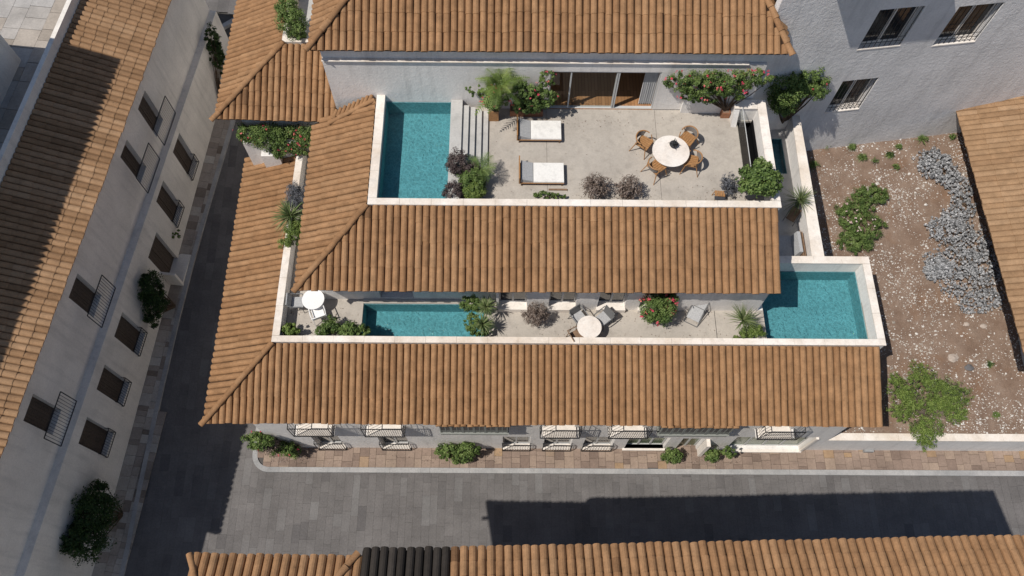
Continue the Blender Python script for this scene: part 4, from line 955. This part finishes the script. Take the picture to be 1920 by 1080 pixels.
# ================================================================== PLANTS
def plant(name, label, cat, blobs, n, size, mat, seed, base, group=None, fl=0, clump=.3, wid=.55, up=.35, branch=True, fs=.07, inner=.35, per=60, br=.03, bmat=None):
    base = Vector(base); t = thing(name, label, cat, base, group)
    crown(t, blobs, n, size, mat, seed, clump, per, wid, up, inner=inner)
    if branch: stems(t, base, blobs, seed, br, 4, mat=bmat)
    if fl: flowers(t, blobs, fl, seed+1, fs*.8)
    return t
def B(u, v, z, rx, ry, rz): p = P(u, v, z); return (p, (rx, ry, rz))
# roof-garden and vine on the upper left
plant('shrub', 'dense dark green shrub growing in the cream walled roof bed at the top', 'shrub', [B(548, 45, 11.2, .65, .55, .7), B(540, 15, 11.4, .55, .5, .6), B(560, 60, 11.0, .4, .35, .5)], 6500, .10, LG, 1, P(548, 60, 10.0), clump=.28)
v1 = [B(468, 250, 8.2, .8, .45, .4), B(505, 256, 8.3, .9, .6, .5), B(545, 260, 8.3, .9, .65, .5), B(572, 255, 8.4, .55, .6, .4), B(525, 280, 7.8, .6, .35, .4), B(560, 278, 7.8, .5, .35, .35)]
plant('bougainvillea', 'wide flowering vine with pink blossoms under the eave of the corner house', 'vine', v1, 12500, .10, LG, 2, P(530, 262, 7.0), fl=46, clump=.3)
plant('lavender_bush', 'grey lavender bush at the top of the strip planted behind the left parapet', 'shrub', [B(556, 368, 7.6, .5, .7, .4)], 4800, .09, LV, 3, P(556, 370, F1Z), wid=.3, up=.8)
t = thing('potted_palm', 'spiky fan palm in the planted strip below the grey lavender', 'palm', P(543, 408, F1Z)); blades(t, P(545, 405, 7.5), 150, 1.0, .055, 4, LY, (-.1, 1.3), .3)
stems(t, P(545, 408, F1Z), [B(545, 405, 7.3, .05, .05, .1)], 4, .06, 2, 'trunk')
plant('shrub', 'light green feathery plant below the fan palm on the left strip', 'shrub', [B(550, 440, 7.3, .42, .6, .35), B(535, 455, 7.4, .3, .35, .25), B(560, 425, 7.3, .35, .5, .3)], 4500, .11, LB, 5, P(548, 447, F1Z), wid=.25, up=.8)
# upper front wall
pz = YT-.25
c0 = P(918, 150, 11.6); t = thing('climbing_fern', 'tall arching fern-like climber with red blossoms beside the pool steps', 'climber', (-.6, 21.0, 10.2))
fronds(t, Vector((-.35, 20.8, 11.9)), 24, 1.4, 6, LB, (.15, 1.4), leaf=.24); crown(t, [(Vector((-.55, 20.95, 10.9)), (.55, .35, .7)), (Vector((-.4, 20.95, 11.8)), (.5, .3, .45)), (Vector((-1.3, 21.1, 11.2)), (.4, .2, .35))], 4200, .11, LG, 6, .28)
flowers(t, [(Vector((-.6, 20.9, 10.9)), (.8, .4, .9))], 16, 7); stems(t, (-.6, 21.0, 10.1), [(Vector((-.4, 21, 11.4)), (.2, .1, .4))], 6, .03, 3)
plant('climber', 'bright green climber with pink blossoms left of the sliding door', 'climber', [(Vector((.7, 20.95, 11.3)), (.75, .32, .6)), (Vector((1.45, 20.9, 11.1)), (.6, .3, .7)), (Vector((1.6, 21.05, 12.1)), (.35, .2, .45)), (Vector((.9, 20.9, 10.5)), (.7, .3, .4))], 7000, .11, LG, 8, (.8, 21.15, 9.9), fl=18, clump=.3)
bl = [(Vector((6.9, 21.0, 11.9)), (.7, .3, .6)), (Vector((7.8, 20.95, 11.9)), (.9, .35, .75)), (Vector((8.8, 20.95, 12.0)), (.95, .35, .65)), (Vector((9.8, 21.05, 12.2)), (.8, .3, .5)), (Vector((8.0, 20.95, 11.2)), (1.1, .25, .45)), (Vector((9.2, 20.95, 11.5)), (.6, .25, .4))]
plant('bougainvillea', 'broad flowering vine spread along the wall right of the sliding door', 'vine', bl, 12500, .10, LG, 9, (9.28, 21.2, 9.9), fl=60, clump=.3, fs=.08)
bt = [B(1478, 165, 9.6, .9, .6, .9), B(1510, 150, 9.8, .7, .6, .7), B(1535, 165, 9.6, .5, .5, .5), B(1470, 195, 8.8, .7, .5, .6), B(1545, 140, 9.8, .3, .3, .3)]
plant('small_tree', 'leafy tree in half shade between the flowering vine and the grey house', 'tree', bt, 9000, .13, LG, 10, (13.0, 23.0, 6.5), clump=.33, fl=4, br=.05)
plant('shrub', 'dark low shrub in the shaded bed at the top of the side yard', 'shrub', [(Vector((12.3, 23.4, 7.0)), (.7, .4, .35))], 2500, .09, LD, 11, (12.3, 23.4, 6.4), fl=5)
# top terrace beds
plant('shrub', 'purple brown shrub at the pool edge, top of the lower left terrace bed', 'shrub', [B(862, 305, 10.5, .55, .55, .45), B(885, 320, 10.3, .35, .4, .35)], 4200, .09, LP, 12, P(868, 310, F2Z), clump=.27)
t = thing('potted_palm', 'green feathery palm by the pool and steps in the lower left terrace bed', 'palm', P(895, 330, F2Z)); fronds(t, P(900, 318, 10.4), 18, 1.0, 13, LG, (.1, 1.2), leaf=.2); crown(t, [B(885, 338, 10.2, .6, .55, .45)], 3800, .11, LG, 13, .25, wid=.35, up=.6); stems(t, P(892, 330, F2Z), [B(895, 325, 10.2, .1, .1, .2)], 13, .05, 3)
plant('shrub', 'pale green spiky shrub in the pool corner against the front parapet', 'shrub', [B(888, 358, 10.1, .5, .4, .35)], 2600, .13, LB, 14, P(888, 360, F2Z), wid=.25, up=.7)
plant('shrub', 'small reddish shrub below the purple one at the pool edge', 'shrub', [B(850, 358, 10.2, .4, .35, .35)], 1900, .09, LP, 15, P(850, 362, F2Z))
plant('low_plant', 'low sparse green plant at the parapet below the loungers', 'plant', [B(1020, 366, 9.85, .45, .22, .2), B(1045, 368, 9.8, .3, .15, .15)], 1100, .09, LG, 16, P(1025, 370, F2Z), br=.012)
plant('dry_shrub', 'left one of two dry greyish brown shrubs at the top terrace parapet', 'shrub', [B(1118, 350, 10.25, .62, .5, .5)], 2000, .10, LDRY, 17, P(1118, 358, F2Z), 'dry shrubs on the top terrace', inner=.0, clump=.24, per=14)
plant('dry_shrub', 'right one of two dry greyish brown shrubs at the top terrace parapet, nearer the table', 'shrub', [B(1178, 352, 10.25, .58, .5, .5)], 2000, .10, LDRY, 18, P(1178, 360, F2Z), 'dry shrubs on the top terrace', inner=.0, clump=.24, per=14)
plant('thin_shrub', 'thin grey green shrub between the orange stool and the leafy round tree', 'shrub', [B(1368, 345, 10.2, .42, .45, .45)], 1000, .09, LV, 19, P(1370, 355, F2Z), inner=.1, clump=.2, per=20)
t = plant('potted_tree', 'round leafy tree standing at the right corner of the top terrace', 'tree', [B(1424, 335, 11.1, .78, .62, .6), B(1440, 350, 10.9, .5, .4, .4), B(1405, 345, 10.9, .4, .4, .4)], 6500, .15, LG, 20, P(1428, 352, F2Z), wid=.75, clump=.3); pot(t, P(1428, 352, F2Z), .25, .4, TERR)
t = thing('potted_yucca', 'yucca with long thin leaves in a pot in the side yard', 'yucca', P(1497, 385, 6.2)); blades(t, P(1500, 375, 7.3), 110, .95, .035, 21, LY, (-.2, 1.4), .25); pot(t, P(1497, 388, 6.2), .25, .45, DARKP); stems(t, P(1497, 385, 6.4), [B(1500, 376, 7.2, .05, .05, .05)], 3, .05, 2, 'trunk')
# middle terrace
plant('shrub', 'small fresh green shrub in the lower left corner of the middle terrace', 'shrub', [B(545, 618, 7.0, .34, .26, .3)], 1500, .12, LB, 22, P(545, 622, F1Z), wid=.7)
plant('shrub', 'green bush left of the long pool, left one of the pair', 'shrub', [B(618, 612, 7.1, .42, .42, .4), B(605, 622, 7.0, .3, .25, .3)], 2700, .10, LG, 23, P(618, 620, F1Z), 'bushes at the long pool')
plant('shrub', 'green bush overhanging the corner of the long pool, right one of the pair', 'shrub', [B(658, 618, 7.1, .55, .3, .38), B(680, 620, 7.0, .3, .25, .3)], 2700, .11, LG, 24, P(655, 622, F1Z), 'bushes at the long pool')
t = thing('potted_palm', 'upper fan palm at the right end of the long pool', 'palm', P(905, 580, F1Z), 'fan palms at the long pool'); blades(t, P(912, 576, 7.6), 110, .62, .06, 25, LY, (.0, 1.4), .35); crown(t, [B(885, 572, 7.4, .45, .4, .35)], 2000, .10, LG, 25, .25); stems(t, P(905, 580, F1Z), [B(908, 578, 7.4, .05, .05, .1)], 3, .05, 2, 'trunk')
t = thing('potted_palm', 'lower fan palm at the right end of the long pool, against the parapet', 'palm', P(900, 615, F1Z), 'fan palms at the long pool'); blades(t, P(905, 608, 7.4), 110, .6, .055, 26, LY, (.0, 1.4), .35); crown(t, [B(885, 605, 7.2, .4, .4, .35), B(900, 622, 7.1, .4, .2, .3)], 2600, .10, LG, 26, .25); stems(t, P(900, 615, F1Z), [B(903, 610, 7.3, .05, .05, .1)], 3, .05, 2, 'trunk')
plant('dry_shrub', 'reddish brown dry shrub between the terrace doors and the stone table', 'shrub', [B(1004, 590, 7.3, .52, .45, .5)], 3600, .075, LDRY, 27, P(1004, 596, F1Z), inner=.2, clump=.22, per=30)
plant('oleander', 'round green bush covered in pink blossoms on the middle terrace', 'shrub', [B(1232, 580, 7.6, .75, .62, .62), B(1255, 565, 7.7, .4, .35, .4)], 7000, .10, LG, 28, P(1234, 588, F1Z), fl=34, clump=.25, fs=.10)
t = thing('potted_yucca', 'yucca with radiating leaves left of the corner pool', 'yucca', P(1393, 608, F1Z)); blades(t, P(1393, 600, 7.3), 120, .85, .04, 29, LY, (-.1, 1.35), .2); stems(t, P(1393, 605, F1Z), [B(1393, 602, 7.2, .05, .05, .05)], 3, .05, 2, 'trunk')
plant('shrub', 'light green flowering shrub under the yucca at the edge of the corner pool', 'shrub', [B(1412, 622, 7.0, .5, .3, .3), B(1390, 632, 7.1, .3, .2, .2)], 2400, .10, LB, 30, P(1410, 626, F1Z), wid=.4)
# street
plant('shrub', 'green and rust coloured bush at the street corner of the townhouse', 'shrub', [(Vector((-10.9, 8.7, 2.4)), (.7, .4, .7)), (Vector((-10.2, 8.6, 1.4)), (.6, .35, .6)), (Vector((-9.8, 8.6, .8)), (.4, .3, .5))], 5500, .12, LG, 31, (-10.3, 8.75, .13), fl=8)
plant('dry_shrub', 'rusty brown undergrowth in the corner bush by the kerb', 'shrub', [(Vector((-10.7, 8.6, 1.9)), (.6, .4, .8)), (Vector((-9.6, 8.6, .6)), (.4, .25, .35))], 1800, .09, LDRY, 32, (-10.4, 8.7, .13), inner=.1)
plant('shrub', 'green bush on the pavement below the left bay window', 'shrub', [(Vector((-2.6, 8.55, 1.2)), (.6, .32, .55)), (Vector((-1.7, 8.6, 1.3)), (.6, .3, .5)), (Vector((-2.1, 8.4, .7)), (.6, .3, .45))], 5500, .12, LG, 33, (-2.1, 8.75, .13))
plant('shrub', 'small green bush left of the entrance on the pavement', 'shrub', [(Vector((7.75, 8.5, .7)), (.5, .3, .5))], 2300, .11, LG, 34, (7.8, 8.7, .13), 'bushes by the entrance')
plant('shrub', 'small green bush right of the entrance under the right bay window', 'shrub', [(Vector((9.6, 8.5, .8)), (.35, .3, .5)), (Vector((10.2, 8.6, 1.2)), (.35, .25, .4))], 2300, .11, LG, 35, (9.7, 8.7, .13), 'bushes by the entrance')
# lane
def LBL(u, v, off, r): s, z = LF.hit(u, v, off); return (LF.p(s, off, z), r)
plant('wall_vine', 'dark vine hanging on the upper end of the lane house wall', 'vine', [LBL(398, 75, .2, (.3, .7, .8)), LBL(405, 100, .2, (.3, .7, .8)), LBL(415, 118, .2, (.3, .6, .7))], 4500, .12, LD, 36, LF.p(24, .1, 1.9))
plant('wall_plant', 'tiny green plant growing beside the lane door', 'plant', [LBL(330, 440, .12, (.15, .3, .22))], 350, .10, LG, 37, LF.p(16.2, .05, 1.2), branch=False)
plant('shrub', 'dark bush growing against the lane house below the door', 'shrub', [LBL(285, 540, .5, (.5, .8, .7)), LBL(290, 570, .5, (.5, .8, .7)), LBL(283, 598, .3, (.3, .4, .5)), LBL(275, 530, .4, (.3, .5, .4))], 6000, .12, LD, 38, LF.p(12.6, .5, .9))
plant('shrub', 'large dark bush with orange tips at the bottom of the lane house wall', 'shrub', [LBL(175, 960, .7, (.8, 1.0, .9)), LBL(165, 1010, .7, (.8, .9, .8)), LBL(185, 925, .5, (.4, .6, .5)), LBL(140, 1010, .4, (.5, .7, .6))], 9500, .13, LD, 39, LF.p(2.6, .6, .1), clump=.3)
# garden
def GB(u, v, dz, rx, ry, rz): p = P(u, v, 3); p = P(u, v, gz(p.x, p.y)+dz); p = P(u, v, gz(p.x, p.y)+dz); return (p, (rx, ry, rz))
def gbase(u, v): p = P(u, v, 3); return P(u, v, gz(p.x, p.y))
plant('rose_bush', 'spreading green bush dotted with pale pink flowers in the middle of the garden', 'shrub', [GB(1632, 365, .3, .9, .6, .35), GB(1605, 395, .3, .9, .7, .4), GB(1622, 425, .3, 1.0, .7, .4), GB(1605, 452, .3, .85, .6, .4), GB(1586, 405, .3, .4, .6, .3)], 17000, .09, LG, 40, gbase(1612, 415), clump=.26, fl=0)
FT_ = bpy.data.objects['rose_bush']; flowers(FT_, [GB(1612, 405, .4, .9, .9, .35)], 26, 41, .06, leafmat('pale_petals', [(0, (.6, .42, .40)), (1, (.75, .62, .58))], .2))
bl = [GB(1730, 708, 2.0, .8, .7, .4), GB(1692, 735, 1.8, .65, .6, .35), GB(1780, 738, 2.0, 1.05, .85, .45), GB(1740, 758, 1.9, 1.25, .6, .4), GB(1692, 772, 1.6, .65, .5, .35), GB(1738, 805, 1.6, .8, .6, .5), GB(1790, 772, 1.8, .6, .6, .4), GB(1678, 712, 1.6, .35, .3, .3), GB(1736, 832, 1.2, .45, .3, .3)]
plant('small_tree', 'pale green tree spreading over the garden wall at the lower right', 'tree', bl, 16000, .10, LB, 42, gbase(1738, 775), clump=.24, br=.04, inner=.1, per=26, wid=.4, bmat=plain('pale_bark', (.30, .25, .20), .9, .1, var=.3, scale=20))
SG = 'silver grey shrubs beside the brown roof'
plant('silver_shrub', 'blue grey shrub nearest the grey house wall, topmost of the silver row', 'shrub', [GB(1752, 300, .25, .9, .7, .35), GB(1772, 325, .25, .7, .8, .35), GB(1742, 315, .25, .5, .6, .3)], 9000, .085, LS, 43, gbase(1760, 315), SG, clump=.16, wid=.8, per=28)
plant('silver_shrub', 'narrow silver shrub between the topmost and the largest one', 'shrub', [GB(1800, 352, .25, .65, .8, .3), GB(1805, 388, .25, .65, .8, .3), GB(1788, 408, .25, .6, .6, .3)], 8000, .085, LS, 44, gbase(1802, 380), SG, clump=.16, wid=.8, per=28)
plant('silver_shrub', 'largest silver shrub spreading down the middle of the silver row', 'shrub', [GB(1782, 432, .25, 1.25, .8, .35), GB(1825, 460, .25, 1.05, .9, .35), GB(1788, 490, .25, 1.4, .9, .35), GB(1845, 500, .25, .9, .9, .35), GB(1815, 535, .25, 1.3, .8, .35), GB(1852, 560, .25, .8, .6, .3), GB(1825, 575, .2, .8, .4, .25)], 33000, .085, LS, 45, gbase(1820, 500), SG, clump=.12, wid=.8, per=28)
plant('silver_shrub', 'small silver shrub at the lower left edge of the silver row', 'shrub', [GB(1760, 500, .25, .7, .5, .35), GB(1748, 512, .2, .4, .4, .3)], 8000, .085, LS, 46, gbase(1757, 502), SG, clump=.16, wid=.8, per=28)
tufts = [(1597, 277, .22, 'green tuft nearest the grey wall, first from the side yard'), (1617, 296, .26, 'green tuft just below the first one near the grey wall'), (1668, 292, .2, 'dark tuft in the middle of the upper garden'), (1685, 276, .17, 'small bright tuft close to the grey wall above the dark one'), (1728, 262, .3, 'largest upright tuft by the grey wall'), (1785, 258, .15, 'tiny tuft at the corner of grey wall and brown roof'), (1680, 313, .18, 'tuft below the dark tuft, left of the topmost silver shrub'),
         (1550, 270, .25, 'tuft at the foot of the grey wall beside the side yard'), (1640, 303, .18, 'brownish tuft between two green tufts in the upper garden'), (1855, 684, .2, 'tiny dark green plant alone in the right part of the garden'), (1866, 778, .2, 'tiny plant near the garden wall at the right'), (1525, 310, .3, 'low plant in the shade of the side yard wall')]
for i, (u, v, r, lb) in enumerate(tufts):
    c = gbase(u, v); t = thing('grass_tuft', lb, 'plant', c, 'small tufts in the dry garden'); blades(t, c+Vector((0, 0, .03)), 60, r*1.5, .03, 60+i, LDRY if i == 8 else LG, (.1, 1.4), .5)
    crown(t, [(c+Vector((0, 0, .1)), (r, r*.8, .12))], 260, .06, LD if i in (2, 9) else LG, 80+i, .4, 20, name='leaves')

# ================================================================== small wear: fallen leaves, floor joint, drains, gutter line
def litter(name, label, areas, n, seed, size=.05, mat=LDRY):
    rs = np.random.RandomState(seed); pos = []
    for (x0, x1, y0, y1, z), k in zip(areas, n):
        m = rs.uniform(size=(k, 2)); cl = rs.uniform(size=(max(3, k//14), 2)); j = cl[rs.randint(len(cl), size=k)]+rs.normal(size=(k, 2))*.06
        f = np.where(rs.uniform(size=(k, 1)) < .55, m, np.clip(j, 0, 1)); pos.append(np.stack([x0+(x1-x0)*f[:, 0], y0+(y1-y0)*f[:, 1], np.full(k, z+.012)], 1))
    p = np.concatenate(pos); o = cloudmesh(name, leafcloud(p, np.tile([0, 0, 1.5], (len(p), 1)), size, None, rs, .6, 2.0), rs.uniform(0, 1, len(p)), mat, None)
    tag(o, label, 'leaf litter'); o['kind'] = 'stuff'
litter('fallen_leaves', 'fallen dry leaves scattered over the terrace floors and the front pavement', [(-.8, 9.7, 16.5, 17.6, F2Z), (-.7, 9.7, 20.5, 21.3, F2Z), (-.8, 9.7, 17.5, 20.6, F2Z), (-.3, 10.6, 12.0, 13.3, F1Z), (-9.1, -6.2, 12.0, 13.5, F1Z), (-11, -9, 8.2, 8.9, .125), (-4, 0, 8.2, 8.9, .125), (7, 11, 8.2, 8.9, .125), (-9, 14, 8.1, 8.9, .125)], [150, 120, 60, 160, 60, 140, 70, 150, 90], 7, .055)
mb = MB(); j = P(1341, 600, F1Z); mb.box(j.x-.012, j.x+.012, 11.84, Y1-.01, F1Z+.001, F1Z+.004); mb.box(1.65-.006, 1.65+.006, 16.45, YT-.02, F2Z+.001, F2Z+.004); mb.box(6.3-.006, 6.3+.006, 16.45, YT-.02, F2Z+.001, F2Z+.004); o = mb.build('floor_joint', JOINT, None); struct(o)
